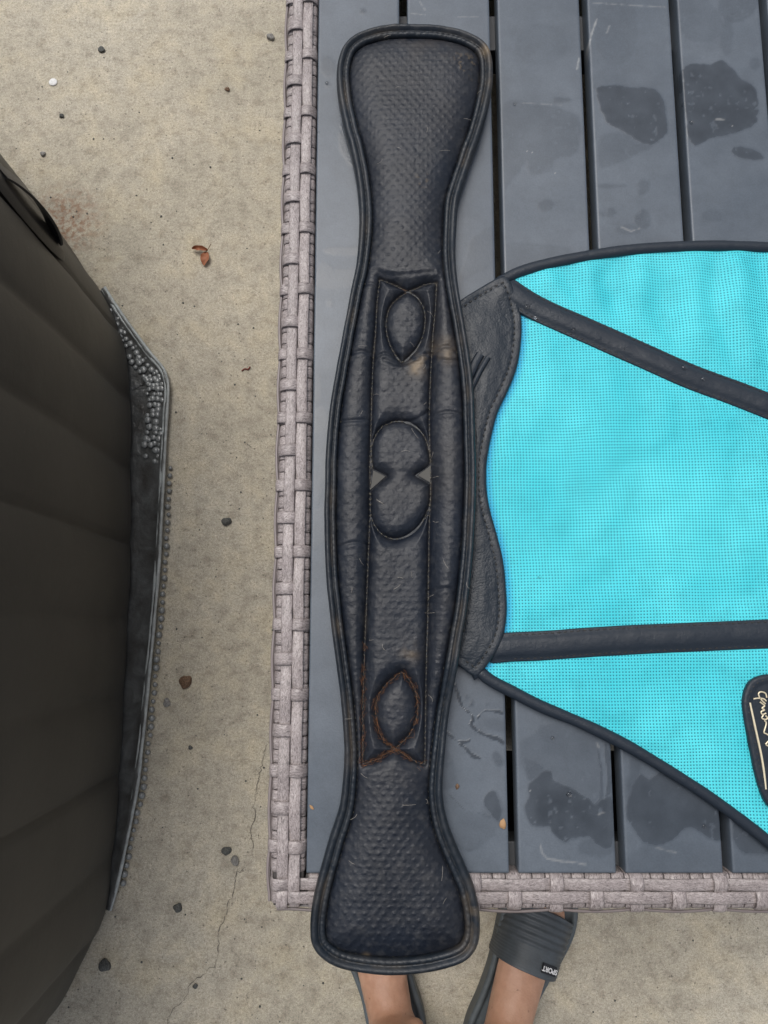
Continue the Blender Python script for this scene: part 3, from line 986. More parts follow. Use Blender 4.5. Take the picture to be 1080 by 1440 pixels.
def wetness(X, Y):
    w = np.zeros(len(X))
    fine_ = fbm(X, Y, .010, 4, 11); med = fbm(X, Y, .03, 3, 12); fine2 = fbm(X, Y, .0035, 2, 14)
    for p, s_, amp in blobs:
        lo, hi = p.min(0) - .012, p.max(0) + .012
        m = (X > lo[0]) & (X < hi[0]) & (Y > lo[1]) & (Y < hi[1])
        if not m.any():
            continue
        i = np.where(m)[0]
        d = seg_dist(X[i], Y[i], p, True); ins_ = inside(X[i], Y[i], p)
        sd_ = np.where(ins_, d, -d) + amp * (fine_[i] * .5 + med[i] * .9) + .0005 * fine2[i]
        val = s_ * sstep(-.0018, .0020, sd_) * (.92 + .25 * fine_[i]) * (.90 + .10 * sstep(0, .01, sd_))
        val += .10 * s_ * np.exp(-((sd_ - .0008) / .0008) ** 2)
        w[i] = np.maximum(w[i], val)
    for px, wd, s_ in trail:
        p = catmull(PP(px, TZ), .003, False)
        lo, hi = p.min(0) - .01, p.max(0) + .01
        i = np.where((X > lo[0]) & (X < hi[0]) & (Y > lo[1]) & (Y < hi[1]))[0]
        if len(i) == 0:
            continue
        d = seg_dist(X[i], Y[i], p)
        w[i] = np.maximum(w[i], s_ * sstep(wd * 1.05, wd * .5, d + .0011 * fine_[i] + .0006 * fine2[i]))
    w += .07 * np.clip(med * 2, 0, 1)
    # tiny dry flecks inside the puddles
    fl = fbm(X, Y, .0035, 2, 31)
    w *= 1 - .45 * sstep(.40, .55, fl) * (med > .0)
    return np.clip(w, 0, 1)
def scratches(X, Y):
    r = np.zeros(len(X)); fine_ = fbm(X, Y, .004, 2, 5)
    for px, wd in scr:
        p = PP(px, TZ); lo, hi = p.min(0) - .004, p.max(0) + .004
        i = np.where((X > lo[0]) & (X < hi[0]) & (Y > lo[1]) & (Y < hi[1]))[0]
        if len(i):
            d = seg_dist(X[i], Y[i], p)
            r[i] = np.maximum(r[i], sstep(.0011 + wd * .4, .0002, d + .0012 * np.abs(fine_[i])) * min(.45, wd * 420))
    sp_ = vnoise(X / .0011, Y / .0011, 77)
    r = np.maximum(r, .45 * (sp_ > .992) * (fbm(X, Y, .08, 2, 8) > .1))
    return r
def slat(x0, x1, y0, y1, res):
    b = .0011
    xs = np.concatenate([[x0, x0 + b * .25, x0 + b], np.linspace(x0 + b, x1 - b, max(3, int((x1 - x0) / res)))[1:-1], [x1 - b, x1 - b * .25, x1]])
    ys = np.concatenate([[y0, y0 + b * .25, y0 + b], np.concatenate([np.arange(y0 + b, min(.54, y1 - .03), res)[1:], np.linspace(.545, y1 - b, 14)[:-1]]), [y1 - b, y1 - b * .25, y1]])
    gx, gy = np.meshgrid(xs, ys)
    def dz(a, lo_, hi_):
        d = np.minimum(a - lo_, hi_ - a)
        return np.where(d < b, b - np.sqrt(np.maximum(b * b - (b - d) ** 2, 0)), 0)
    gz = zs - dz(gx, x0, x1) - dz(gy, y0, y1) + .00012 * fbm(gx.ravel(), gy.ravel(), .08, 2, 3).reshape(gx.shape)
    ny, nx = gx.shape
    V = np.stack([gx, gy, gz], 2).reshape(-1, 3)
    idx = np.arange(nx * ny).reshape(ny, nx)
    q = np.stack([idx[:-1, :-1], idx[:-1, 1:], idx[1:, 1:], idx[1:, :-1]], 2).reshape(-1, 4)
    loop = np.concatenate([idx[0, :], idx[1:, -1], idx[-1, -2::-1], idx[-2:0:-1, 0]])
    B = V[loop].copy(); B[:, 2] = zs - .016
    n_ = len(V); m_ = len(loop)
    i = np.arange(m_); i2 = (i + 1) % m_
    w = np.stack([loop[i], n_ + i, n_ + i2, loop[i2]], 1)
    VV = np.vstack([V, B])
    me = mesh_np('slat', VV - np.array([TX, TY, 0]), np.vstack([q, w]))
    wv = wetness(VV[:, 0], VV[:, 1]) if res < .003 else np.zeros(len(VV))
    sv = scratches(VV[:, 0], VV[:, 1]) if res < .003 else np.zeros(len(VV))
    wv[n_:] = 0; sv[n_:] = 0
    attr(me, 'wet', wv); attr(me, 'scratch', sv)
    link('slat', me, M_slat, table)
k = -1
while True:
    x0 = .0158 + GP * k + GW / 2; x1 = .0158 + GP * (k + 1) - GW / 2
    if k == -1:
        x0 = TX + .0244
    if x1 > TX + TW - .025:
        break
    near = k <= 4
    if near:
        slat(x0, x1, TY + .0232, TY + TD - .0238, .00105)
    else:
        slat(x0, x1, TY + .0232, TY + TD - .0238, .02)
    k += 1

# ------------------------------------------------------------------ belly guard (turquoise mesh, black trim)
ZG = TZ + .0035
guard = empty('stomach_guard', (*P(900, 640, TZ), TZ), 'turquoise mesh horse belly guard with black leather straps, lying flat on the table slats', 'horse tack')
g_px = [(664, 928), (655, 700), (655, 500), (690, 410), (712, 388), (760, 371), (830, 357), (900, 348), (980, 344), (1060, 345), (1150, 352), (1260, 375), (1360, 420), (1420, 520), (1440, 700), (1430, 900), (1390, 1120), (1320, 1270), (1240, 1300), (1160, 1250), (1110, 1213), (1060, 1172), (1000, 1127), (940, 1088), (880, 1052), (820, 1022), (760, 997), (715, 974), (690, 961), (674, 948)]
go_ = ccw(catmull(PP(g_px, ZG), .003))
S1 = [(700, 396), (722, 414), (760, 437), (830, 468), (900, 499), (970, 530), (1040, 556), (1110, 584), (1200, 622), (1300, 665), (1395, 700)]
S2 = [(677, 914), (715, 910), (760, 908), (830, 903), (900, 899), (970, 896), (1040, 893), (1110, 890), (1200, 886), (1300, 882), (1400, 880)]
STRAPS = [catmull(PP(q, ZG), .02, False) for q in (S1, S2)]
pt_px = [(636, 432), (645, 424), (662, 412), (688, 397), (707, 389), (713, 392), (722, 408), (731, 435), (734, 458), (732, 490), (726, 520), (714, 550), (700, 580), (692, 610), (686, 640), (684, 665), (685, 692), (690, 720), (699, 752), (708, 790), (712, 830), (713, 860), (710, 885), (703, 905), (690, 928), (678, 945), (670, 952), (662, 949), (650, 940), (638, 933), (628, 925), (638, 900), (645, 860), (652, 800), (656, 740), (658, 680), (657, 620), (655, 560), (650, 510), (642, 460)]
po = ccw(catmull(PP(pt_px, ZG + .004), .002))
def g_h(x, y, d):
    h = ZG + .0008
    w = .0022 * fbm(x * 1.0, y * .45, .045, 2, 21) + .0012 * fbm(x, y, .02, 2, 22)
    # vertical flutes hanging from the upper piping
    top = np.exp(-np.maximum(0, (.215 - y)) / .05)
    w = w + .0022 * np.sin(x * 165 + 2.0 * fbm(x, y, .06, 2, 3)) * top
    cl_ = np.full(len(x), 1.0)
    for c_ in STRAPS:
        cl_ = np.minimum(cl_, seg_dist(x, y, c_))
    dp_ = np.where(inside(x, y, po), 0, seg_dist(x, y, po, True))
    w = w * sstep(.010, .030, cl_)
    low = sstep(0, .012, dp_)
    return h + ((w + .0012) * sstep(0, .02, d) + .001 * sstep(0, .05, d)) * low
def g_uv(x, y):
    a = math.radians(-.6)
    wx = .0011 * fbm(x, y, .06, 2, 41) + .0004 * fbm(x, y, .015, 2, 43); wy = .0011 * fbm(x, y, .06, 2, 42)
    p = .00222
    return np.stack([((x + wx) * math.cos(a) - y * math.sin(a)) / p, ((y + wy) * math.cos(a) + x * math.sin(a)) / p], 1)
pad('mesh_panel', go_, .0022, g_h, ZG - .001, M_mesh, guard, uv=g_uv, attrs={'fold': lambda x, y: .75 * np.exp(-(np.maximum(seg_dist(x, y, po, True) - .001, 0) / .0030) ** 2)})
an = np.arange(14) / 14 * 2 * math.pi
N = len(go_); jit = fbm(np.arange(N) * .003, np.zeros(N), .03, 3, 6)
pr = np.stack([.0018 + .0042 * (1 + .10 * jit)[:, None] * np.cos(an)[None], .0012 + .0030 * (1 + .08 * jit)[:, None] * np.sin(an)[None]], 2)
sweep('piping', go_, pr, M_trim, guard, z=ZG)

def strap(px, wpx, z, name='strap', hgt=.004):
    p = catmull(PP(px, z), .003, False)
    w0 = wpx
    prof = [(-w0, -.001), (-w0, .0012), (-w0 * .9, .0018), (-w0 * .80, .0016), (-w0 * .6, hgt * .8), (-w0 * .25, hgt), (w0 * .25, hgt), (w0 * .6, hgt * .8), (w0 * .80, .0016), (w0 * .9, .0018), (w0, .0012), (w0, -.001)]
    N = len(p)
    pr_ = np.repeat(np.array(prof)[None], N, 0)
    j = fbm(np.arange(N) * .003, np.zeros(N), .03, 3, 16)
    pr_[:, :, 0] *= (1 + .025 * j)[:, None]
    pr_[:, 4:8, 1] += .0006 * fbm(np.arange(N) * .003, np.ones(N), .02, 2, 18)[:, None]
    zz_ = z - .0050 * sstep(.012, .0, np.arange(N) * .003)
    sweep(name, p, pr_, M_trim, guard, closed=False, z=zz_, flip=True)
    p = p[7:]
    nn_ = normals2(p, False)
    lines = [p + nn_ * w0 * .82, p - nn_ * w0 * .82]
    stitches('stitching', lines, lambda x, y: np.full(len(x), z + .0017), M_thread_dark, guard, kind='stuff', pitch=.0046, ln=.0032)
strap(S1, .0098, ZG + .0022)
strap(S2, .0102, ZG + .0022)

# shaped leather end patch
def CL(x, y):
    c1, c2 = P(712, 408, ZG), P(696, 910, ZG)
    return np.maximum(np.exp(-((x - c1[0]) ** 2 + (y - c1[1]) ** 2) / .012 ** 2), np.exp(-((x - c2[0]) ** 2 + (y - c2[1]) ** 2) / .012 ** 2))
def patch_h(x, y, d):
    r = .0016
    e_ = np.where(d < r, np.sqrt(np.maximum(r * r - (r - d) ** 2, 0)) - r, 0)
    st_ = -.0006 * np.exp(-((d - .0058) / .0009) ** 2)
    return ZG + .0046 + .0032 * CL(x, y) + e_ + st_ + .0006 * fbm(x, y, .03, 3, 51) + .0008 * sstep(.006, .02, d) + .00022 * fbm(x, y * .5, .004, 2, 52) * sstep(-.1, .12, fbm(x, y, .08, 2, 53) + .15)
pad('leather_end', po, .0011, patch_h, ZG + .001, M_patch, guard)
inn = po + normals2(po, True) * .0058
m = (inn[:, 0] > P(648, 700, ZG)[0])
seq = [tuple(q) for q in inn]
# stitched line along the visible edges only
st_i = [i for i in range(len(inn)) if m[i]]
brk = next((a for a in range(1, len(st_i)) if st_i[a] != st_i[a - 1] + 1), None)
order = st_i[brk:] + st_i[:brk] if brk else st_i
stitches('stitching', [inn[order]], lambda x, y: ZG + .0050 + .0032 * CL(x, y), M_thread_dark, guard, kind='stuff', pitch=.0046, ln=.0032, w=.0010)
# short loop tab beside the girth
for a, b, w in (((676, 497), (664, 520), .0032), ((687, 501), (665, 541), .0020)):
    p = catmull(PP([a, ((a[0] + b[0]) / 2 - 1, (a[1] + b[1]) / 2), b, (2 * b[0] - a[0], 2 * b[1] - a[1])], ZG + .008), .002, False)
    sweep('keeper_tab', p, [(-w, 0), (-w, .0012), (-w * .6, .0022), (w * .6, .0022), (w, .0012), (w, 0)], M_trim, guard, closed=False, z=ZG + .0052, flip=True)
# black label with gold handwriting
lb_px = [(1043, 985), (1050, 962), (1062, 952), (1080, 948), (1120, 948), (1150, 956), (1162, 980), (1168, 1020), (1175, 1060), (1180, 1110), (1165, 1135), (1130, 1150), (1100, 1146), (1080, 1134), (1068, 1112), (1060, 1085), (1053, 1050), (1046, 1015)]
lo_ = ccw(catmull(PP(lb_px, ZG + .003), .002))
def label_h(x, y, d):
    r = .0014
    e_ = np.where(d < r, np.sqrt(np.maximum(r * r - (r - d) ** 2, 0)) - r, 0)
    return ZG + .0058 + e_ - .0008 * sstep(.0045, .006, d)
pad('name_patch', lo_, .0012, label_h, ZG + .001, M_trim, guard)
stitches('stitching', [(lo_ + normals2(lo_, True) * .0036)], lambda x, y: np.full(len(x), ZG + .0056), M_thread_dark, guard, kind='stuff', pitch=.0040, ln=.0028)
strokes = [
    [(1055, 988), (1059, 1006), (1064, 1029), (1071, 1061), (1075, 1086), (1077.5, 1110)],
    [(1079, 981), (1077, 975), (1071, 973), (1067.5, 975), (1068, 979), (1071, 984), (1075, 988), (1077, 990)],
    [(1060, 983), (1067, 982), (1075, 983), (1078, 986)],
    [(1069, 987), (1073, 990), (1076, 993), (1072, 996), (1076, 998.5), (1071, 1001), (1073, 1005), (1078, 1003)],
    [(1074, 1006), (1072, 1010), (1077, 1012), (1080, 1010), (1077, 1006)],
    [(1075, 1013), (1078, 1016), (1077.5, 1021), (1075, 1030), (1078, 1032), (1083, 1035)],
    [(1077, 1047), (1084, 1041), (1092, 1046)], [(1077, 1047), (1083, 1051), (1090, 1060)]]
ps = []
for k, st_ in enumerate(strokes):
    c2 = catmull(PP(st_, ZG + .006), .0006, False)
    ps.append(np.column_stack([c2, np.full(len(c2), ZG + .0053)]))
tubes('lettering', ps[1:], .00055, M_gold, guard, 6)
tubes('lettering', ps[:1], .00085, M_gold, guard, 6)

# ------------------------------------------------------------------ girth
ZB = TZ + .0012
girth = empty('girth', (*P(560, 700, TZ), TZ), 'long padded black leather horse girth with flared ends, lying lengthwise over the table edge', 'girth')
o_px = [(575, 38), (620, 40), (655, 48), (680, 62), (691, 80), (693, 110), (689, 140), (679, 180), (664, 225), (652, 260), (644, 290), (641, 330), (641, 380), (645, 420), (652, 460), (660, 510), (665, 560), (667, 620), (668, 680), (666, 740), (662, 800), (655, 860), (648, 900), (640, 950), (632, 1000), (627, 1040), (624, 1080), (623, 1115), (628, 1150), (640, 1185), (655, 1220), (667, 1250), (674, 1285), (675, 1310), (670, 1332), (655, 1350), (625, 1362), (580, 1370), (530, 1370), (480, 1362), (452, 1347), (438, 1327), (436, 1300), (440, 1265), (450, 1225), (463, 1180), (476, 1140), (482, 1100), (484, 1060), (483, 1030), (479, 980), (472, 930), (464, 870), (458, 800), (456, 740), (456, 700), (458, 640), (463, 580), (472, 520), (482, 470), (493, 410), (501, 370), (505, 320), (503, 270), (495, 220), (484, 180), (476, 140), (473, 110), (476, 85), (485, 65), (505, 50), (540, 40)]
ZO = TZ + .008
ol = ccw(catmull(PP(o_px, ZO), .0015))
N = len(ol); s = np.arange(N) * .0015
nin = normals2(ol, True)
# binding narrower in the middle
ymid = ol[:, 1]
yA, yB = P(560, 420, ZO)[1], P(560, 1040, ZO)[1]
endness = np.clip(np.maximum(sstep(yA - .02, yA + .08, ymid), sstep(yB + .02, yB - .08, ymid)), 0, 1)
bw = .0088 + .0018 * endness
XA, XB = P(575, 700, ZO)[0], P(645, 700, ZO)[0]
Y1, Y2, Y3, Y4 = [P(560, q, ZO)[1] for q in (330, 430, 930, 1010)]
def lift(x, y):
    return .0075 * sstep(XA, XB, x) * sstep(Y1, Y2, y) * sstep(Y4, Y3, y) + .0012 * fbm(x, y, .16, 1, 66)
wr1 = fbm(s, np.zeros(N), .03, 3, 61); wr2 = fbm(s, np.zeros(N), .012, 3, 62)
K0 = [(-.02, .12), (-.01, .40), (.03, .72), (.13, .93), (.27, 1.0), (.40, .94), (.50, .80), (.56, .70), (.60, .74), (.68, .82), (.82, .82), (.92, .74), (.98, .55), (.98, .05)]
prof = np.empty((N, len(K0), 2))
pleat = .7 * (.5 + .5 * np.sin(2 * np.pi * s / .0044 + 5 * wr1)) + .3 * vnoise(s / .003, s * 0, 5) * (.25 + .75 * endness) 
for k, (a, h) in enumerate(K0):
    prof[:, k, 0] = a * bw * (1 + .03 * wr2) + .0004 * wr1
    hh = h * .0105
    if k in (3, 4, 5):
        hh = hh + .0007 * wr2 + .0006 * wr1
    prof[:, k, 1] = hh
    if k in (8, 9, 10, 11):
        prof[:, k, 1] += .0007 * (pleat - .5) + .0006 * wr2
ob = sweep('binding', ol, prof, M_bind, girth, z=ZB + .0012 + lift(ol[:, 0], ol[:, 1]))
# dirt on the binding
cv = np.empty(len(ob.data.vertices) * 3, np.float32); ob.data.vertices.foreach_get('co', cv); cv = cv.reshape(-1, 3) + np.array(girth.location)
kk = np.tile(np.arange(len(K0)), N)
dd = np.clip(fbm(cv[:, 0], cv[:, 1], .03, 4, 71) * 1.3 - .1, 0, 1) * np.where((kk >= 6) & (kk <= 8), .6, .18)
def spot(x, y, u, v_, r):
    c_ = P(u, v_, ZO); return np.exp(-((x - c_[0]) ** 2 + (y - c_[1]) ** 2) / r ** 2)
dd += .9 * spot(cv[:, 0], cv[:, 1], 684, 76, .005) + .5 * spot(cv[:, 0], cv[:, 1], 688, 105, .014) * np.clip(fbm(cv[:, 0], cv[:, 1], .006, 3, 5) + .3, 0, 1) + .4 * spot(cv[:, 0], cv[:, 1], 668, 1290, .03) * np.clip(fbm(cv[:, 0], cv[:, 1], .006, 3, 5) + .1, 0, 1)
attr(ob.data, 'dirt', np.clip(dd, 0, 1))

ZS = TZ + .011
seamL = catmull(PP([(534, 390), (530, 425), (528, 464), (525, 500), (523, 540), (522, 580), (521, 620), (520, 660), (521, 700), (519, 750), (517, 800), (515, 850), (513, 900), (511, 960), (510, 1010), (510, 1076)], ZS), .003, False)
seamR = catmull(PP([(614, 398), (612, 438), (609, 470), (607, 505), (605, 545), (604, 590), (605, 640), (606, 690), (604, 740), (603, 800), (602, 867), (600, 930), (599, 1000), (598, 1076)], ZS), .003, False)
topL = catmull(PP([(534, 390), (545, 394), (558, 399), (573, 407)], ZS), .002, False)
topR = catmull(PP([(573, 407), (588, 402), (600, 398), (614, 398)], ZS), .002, False)
eyeT = catmull(PP([(573, 407), (560, 416), (550, 426), (544, 442), (543, 458), (546, 474), (552, 489), (560, 501), (566, 507), (576, 499), (587, 487), (595, 470), (598, 452), (597, 435), (589, 418), (580, 410), (573, 407)], ZS), .002, False)
botL = catmull(PP([(510, 1076), (522, 1072), (534, 1068), (545, 1060), (555, 1055)], ZS), .002, False)
botR = catmull(PP([(555, 1055), (565, 1060), (576, 1067), (588, 1074), (598, 1076)], ZS), .002, False)
eyeB = catmull(PP([(555, 1055), (545, 1047), (536, 1036), (531, 1022), (528, 1002), (530, 984), (541, 965), (555, 953), (566, 946), (575, 956), (584, 971), (588, 992), (586, 1012), (579, 1030), (569, 1042), (555, 1055)], ZS), .002, False)
lobU = catmull(PP([(524, 658), (522, 640), (524, 619), (534, 601), (544, 594), (556, 590), (570, 591), (585, 598), (597, 612), (603, 630), (607, 652)], ZS), .002, False)
lobD = catmull(PP([(520, 689), (520, 705), (521, 722), (528, 740), (540, 752), (555, 757), (572, 753), (588, 741), (599, 724), (605, 706), (606, 680)], ZS), .002, False)
triL = PP([(524, 658), (544, 668), (520, 689)], ZS); triR = PP([(607, 652), (586, 667), (606, 680)], ZS)
seams = [seamL, seamR, topL, topR, eyeT, botL, botR, eyeB, lobU, lobD, triL, triR]
wrinkles = [PP([(474, 590), (490, 592), (519, 589)], ZS), PP([(490, 497), (505, 494), (522, 496)], ZS), PP([(524, 502), (545, 497), (575, 503), (604, 498)], ZS), PP([(608, 497), (630, 492), (648, 503)], ZS), PP([(612, 508), (632, 512), (652, 506)], ZS), PP([(606, 586), (630, 583), (660, 588)], ZS), PP([(572, 592), (590, 588), (603, 578)], ZS), PP([(476, 768), (500, 763), (517, 766)], ZS), PP([(604, 832), (630, 828), (640, 836)], ZS), PP([(540, 506), (560, 512), (590, 505)], ZS), PP([(500, 402), (518, 398), (532, 401)], ZS), PP([(524, 380), (560, 389), (610, 385)], ZS), PP([(515, 1084), (555, 1075), (600, 1086)], ZS)]
yT, yBm = P(560, 392, ZS)[1], P(560, 1078, ZS)[1]
def girth_h(x, y, d):
    bwid = .0088 + .0018 * np.clip(np.maximum(sstep(yA - .02, yA + .08, y), sstep(yB + .02, yB - .08, y)), 0, 1)
    dd_ = d + 0.0
    D = np.full(len(x), 1.0, np.float32)
    for sm in seams:
        lo, hi = sm.min(0) - .045, sm.max(0) + .045
        i = np.where((x > lo[0]) & (x < hi[0]) & (y > lo[1]) & (y < hi[1]))[0]
        if len(i):
            D[i] = np.minimum(D[i], seg_dist(x[i], y[i], sm))
    De = np.maximum(dd_ - (bwid * .98 - .0085 if False else 0), 0)
    Dn = np.minimum(D, De)
    mid0 = sstep(yT + .03, yT - .01, y) * sstep(yBm - .03, yBm + .01, y)
    puff = .0062 * (1 - np.exp(-(D / .0043) ** 1.4)) * (1 - np.exp(-(De / (.0045 + .0035 * (1 - mid0))) ** 1.15))
    groove = -.0016 * np.exp(-(D / .0010) ** 2) - .0010 * np.exp(-(De / .0012) ** 2)
    edge = .0052
    mid = sstep(yT + .03, yT - .01, y) * sstep(yBm - .03, yBm + .01, y)
    macro = .0012 * fbm(x, y, .06, 2, 81) + .0004 * fbm(x, y, .025, 2, 82)
    # the flared pads sag toward a soft dome
    dome = .0026 * (1 - np.exp(-(De / .013) ** 1.6)) * (1 - mid)
    # staggered raised dots
    px_, py_ = .0066, .0042
    r_ = y / py_; row = np.floor(r_); fy = (r_ - row - .5) * py_
    xs_ = x / px_ + .5 * (row % 2) + .15 * fbm(x, y, .05, 2, 83); fx = (xs_ - np.floor(xs_) - .5) * px_
    rad = np.sqrt((fx / 1.15) ** 2 + (fy) ** 2)
    dots = .00040 * np.exp(-(rad / .00105) ** 2) * (1 - .35 * mid) * sstep(.001, .004, Dn) * (.75 + .5 * vnoise(x / .02, y / .02, 84))
    wr_ = np.zeros(len(x))
    for wi_, wl_ in enumerate(wrinkles):
        c_ = catmull(wl_, .003, False); lo, hi = c_.min(0) - .01, c_.max(0) + .01
        i = np.where((x > lo[0]) & (x < hi[0]) & (y > lo[1]) & (y < hi[1]))[0]
        if len(i):
            q_ = seg_dist(x[i], y[i], c_)
            am_ = .35 if wi_ >= 11 else 1.0
            wr_[i] -= am_ * .0007 * np.exp(-(q_ / .0012) ** 2) - .0003 * np.exp(-((q_ - .0028) / .0014) ** 2)
    fw = .00030 * fbm(x * .45, y, .004, 3, 85) * mid * (.6 + .8 * vnoise(x / .03, y / .03, 86))
    fw2 = .00010 * fbm(x, y, .0022, 2, 87)
    LF = lift(x, y) + .0012
    h = ZB + LF + edge + puff + groove + dome + macro * sstep(0, .01, Dn) + dots + wr_ + fw + fw2
    # the cut-out triangles lie low and flat
    for t_ in (triL, triR):
        lo, hi = t_.min(0), t_.max(0)
        i = np.where((x > lo[0]) & (x < hi[0]) & (y > lo[1]) & (y < hi[1]))[0]
        if len(i):
            ii = i[inside(x[i], y[i], t_)]
            h[ii] = ZB + LF[ii] + edge - .0002
    return h
inner_o = ol + nin * (bw * .93)[:, None]
inner_o = catmull(inner_o, .003)
def girth_dirt(x, y):
    d = np.zeros(len(x))
    f_ = np.clip(fbm(x, y, .012, 4, 91) + .35, 0, 1); g_ = np.clip(fbm(x, y, .003, 3, 92) + .2, 0, 1)
    d += 1.1 * (spot(x, y, 590, 510, .008) + .75 * spot(x, y, 622, 500, .010) + .5 * spot(x, y, 585, 520, .006)) * f_ * 1.4
    d += .75 * spot(x, y, 576, 915, .006) * f_ * 1.6 + .12 * spot(x, y, 600, 65, .03) * f_ + .4 * spot(x, y, 515, 1345, .0025) * 2
    d += .6 * spot(x, y, 655, 100, .010) * (g_ > .55) + .5 * spot(x, y, 593, 262, .005) * (g_ > .5)
    d += .05 * np.clip(fbm(x, y, .05, 4, 93) + .1, 0, 1)
    for sm, a in ((seamL, .35), (seamR, .25), (topL, .7), (topR, .6), (eyeT, .4), (lobU, .4), (lobD, .25), (botL, .5), (botR, .5), (eyeB, .4)):
        lo, hi = sm.min(0) - .003, sm.max(0) + .003
        i = np.where((x > lo[0]) & (x < hi[0]) & (y > lo[1]) & (y < hi[1]))[0]
        if len(i):
            d[i] += a * .6 * np.exp(-(seg_dist(x[i], y[i], sm) / .0007) ** 2) * f_[i]
    return np.clip(d, 0, 1)
pad('padding', inner_o, .00056, girth_h, ZB + .003, M_girth, girth, attrs={'dirt': girth_dirt})
for t_ in (triL, triR):
    c_ = t_.mean(0); tt = c_ + (t_ - c_) * .86
    LT = .0012 + lift(tt[:, 0], tt[:, 1])
    V = [(q[0], q[1], ZB + .0054 + l_) for q, l_ in zip(tt, LT)] + [(q[0], q[1], ZB + .004 + l_) for q, l_ in zip(tt, LT)]
    link('cutout', mesh_np('cutout', off(V, girth), [[3, 4, 1, 0], [4, 5, 2, 1], [5, 3, 0, 2]], [[0, 1, 2]], False), M_grey_web, girth)
under = catmull(ol + nin * .002, .006)
V = np.vstack([np.column_stack([under, ZB + .0015 + lift(under[:, 0], under[:, 1])]), [[*under.mean(0), ZB + .0003]]])
n = len(under); tri = np.stack([(np.arange(n) + 1) % n, np.arange(n), np.full(n, n)], 1)
# a flat lining, triangulated by bmesh because the outline is waisted
bm = bmesh.new(); vs = [bm.verts.new(tuple(p)) for p in off(V[:-1], girth)]; f = bm.faces.new(vs); bmesh.ops.triangulate(bm, faces=[f])
me = bpy.data.meshes.new('lining'); bm.to_mesh(me); bm.free(); link('lining', me, M_bind, girth)
zst = lambda x, y: girth_h(x, y, np.full(len(x), .02)) + .0004
stitches('stitching', [eyeB, botL, botR], zst, M_thread_tan, girth, kind='stuff', pitch=.0038, ln=.0026, w=.0007, hh=.0005, jit=.3)
stitches('stitching', [seamL, seamR, topL, topR, eyeT, lobU, lobD], zst, M_thread_olive, girth, kind='stuff', pitch=.0040, ln=.0026, w=.0007, hh=.0004, jit=.3)
i0_, = np.where(ymid == ymid.max())[0][:1]
bl = ol + nin * (bw * 1.04)[:, None]
stitches('stitching', [np.vstack([bl, bl[:1]])[::2]], lambda x, y: ZB + .0064 + lift(x, y), M_thread_olive, girth, kind='stuff', pitch=.0042, ln=.0026, w=.0005, hh=.0003)
bl = ol + nin * (bw * .57)[:, None]
stitches('stitching', [np.vstack([bl, bl[:1]])[::2]], lambda x, y: ZB + .0086 + lift(x, y), M_thread_dark, girth, kind='stuff', pitch=.0045, ln=.0030, w=.0006, hh=.0005)

# horse hair caught on the girth
rng = np.random.RandomState(12)
def hair(x, y, ang, L, curl, zoff=.0006, lift=.0):
    t = np.linspace(0, 1, 9)
    a = ang + curl * (t - .5)
    dx = np.cumsum(np.cos(a)) * L / 9; dy = np.cumsum(np.sin(a)) * L / 9
    X = x + dx - dx.mean(); Y = y + dy - dy.mean()
    return X, Y, zoff + lift * np.sin(np.pi * t)
def hairs(name, specs, r, mat, label, lift=0.001):
    xs = []; ys = []; zs_ = []
    for sp_ in specs:
        X, Y, Z = hair(*sp_, lift=lift); xs.append(X); ys.append(Y); zs_.append(Z)
    X = np.concatenate(xs); Y = np.concatenate(ys)
    zz = girth_h(X, Y, np.full(len(X), .02)) + np.concatenate(zs_)
    ps_ = [np.column_stack([X[i * 9:(i + 1) * 9], Y[i * 9:(i + 1) * 9], zz[i * 9:(i + 1) * 9]]) for i in range(len(specs))]
    o = tubes(name, ps_, r, mat, None, 4)
    o['label'] = label; o['category'] = 'horse hair'; o['kind'] = 'stuff'
rs = []
for line, n_, sp_ in ((eyeB, 200, .0010), (botL, 45, .0011), (botR, 30, .0010), (seamL[-28:], 80, .0010), (topL, 3, .0007)):
    for q in range(n_):
        i = rng.randint(len(line) - 1)
        if line is eyeB and rng.rand() > .25 + 1.2 * abs(1 - i / len(line) * 1.0 if i > len(line) / 2 else 1 - i / len(line) * 2.2):
            continue
        d_ = line[i + 1] - line[i]; a = math.atan2(d_[1], d_[0]) + rng.choice([-1, 1]) * rng.uniform(.05, .7)
        rs.append((line[i][0] + rng.normal(0, sp_), line[i][1] + rng.normal(0, sp_), a, rng.uniform(.0025, .006), rng.uniform(-1, 1)))
hairs('horse_hair', rs, .00006, M_hair_red, 'short chestnut horse hairs caught in the seams of the black girth')
pl = []
for (u, v_, a, L, cu) in [(605, 443, -50, 11, .4), (583, 610, -60, 14, .5), (535, 707, -35, 10, .3), (598, 568, 45, 5, .2), (510, 488, 5, 10, .2), (508, 582, 60, 7, .5), (625, 795, -65, 11, .5), (612, 735, -20, 7, 1.5), (655, 825, -70, 8, 1.5), (508, 790, -60, 8, .6), (533, 705, -40, 8, .3), (600, 1125, 90, 6, 2.6), (575, 1130, 2, 14, .1), (498, 1147, 35, 9, .8), (621, 1225, 85, 14, .2), (600, 190, 85, 7, 1.0), (625, 220, 0, 12, .1), (656, 176, -15, 9, .5), (535, 235, 40, 9, 1.6), (672, 138, 40, 6, .5), (612, 672, 0, 6, .3), (608, 640, 75, 7, .3), (495, 830, 80, 6, .4), (522, 900, 5, 5, .3), (560, 130, 0, 6, .4), (545, 60, 20, 9, .4), (490, 1010, 5, 7, .3), (604, 862, 0, 10, .2), (512, 1090, -35, 8, .4), (495, 1210, -30, 7, .3)]:
    x, y = P(u, v_, ZS)
    pl.append((x, y, math.radians(a), L * .00075, cu))
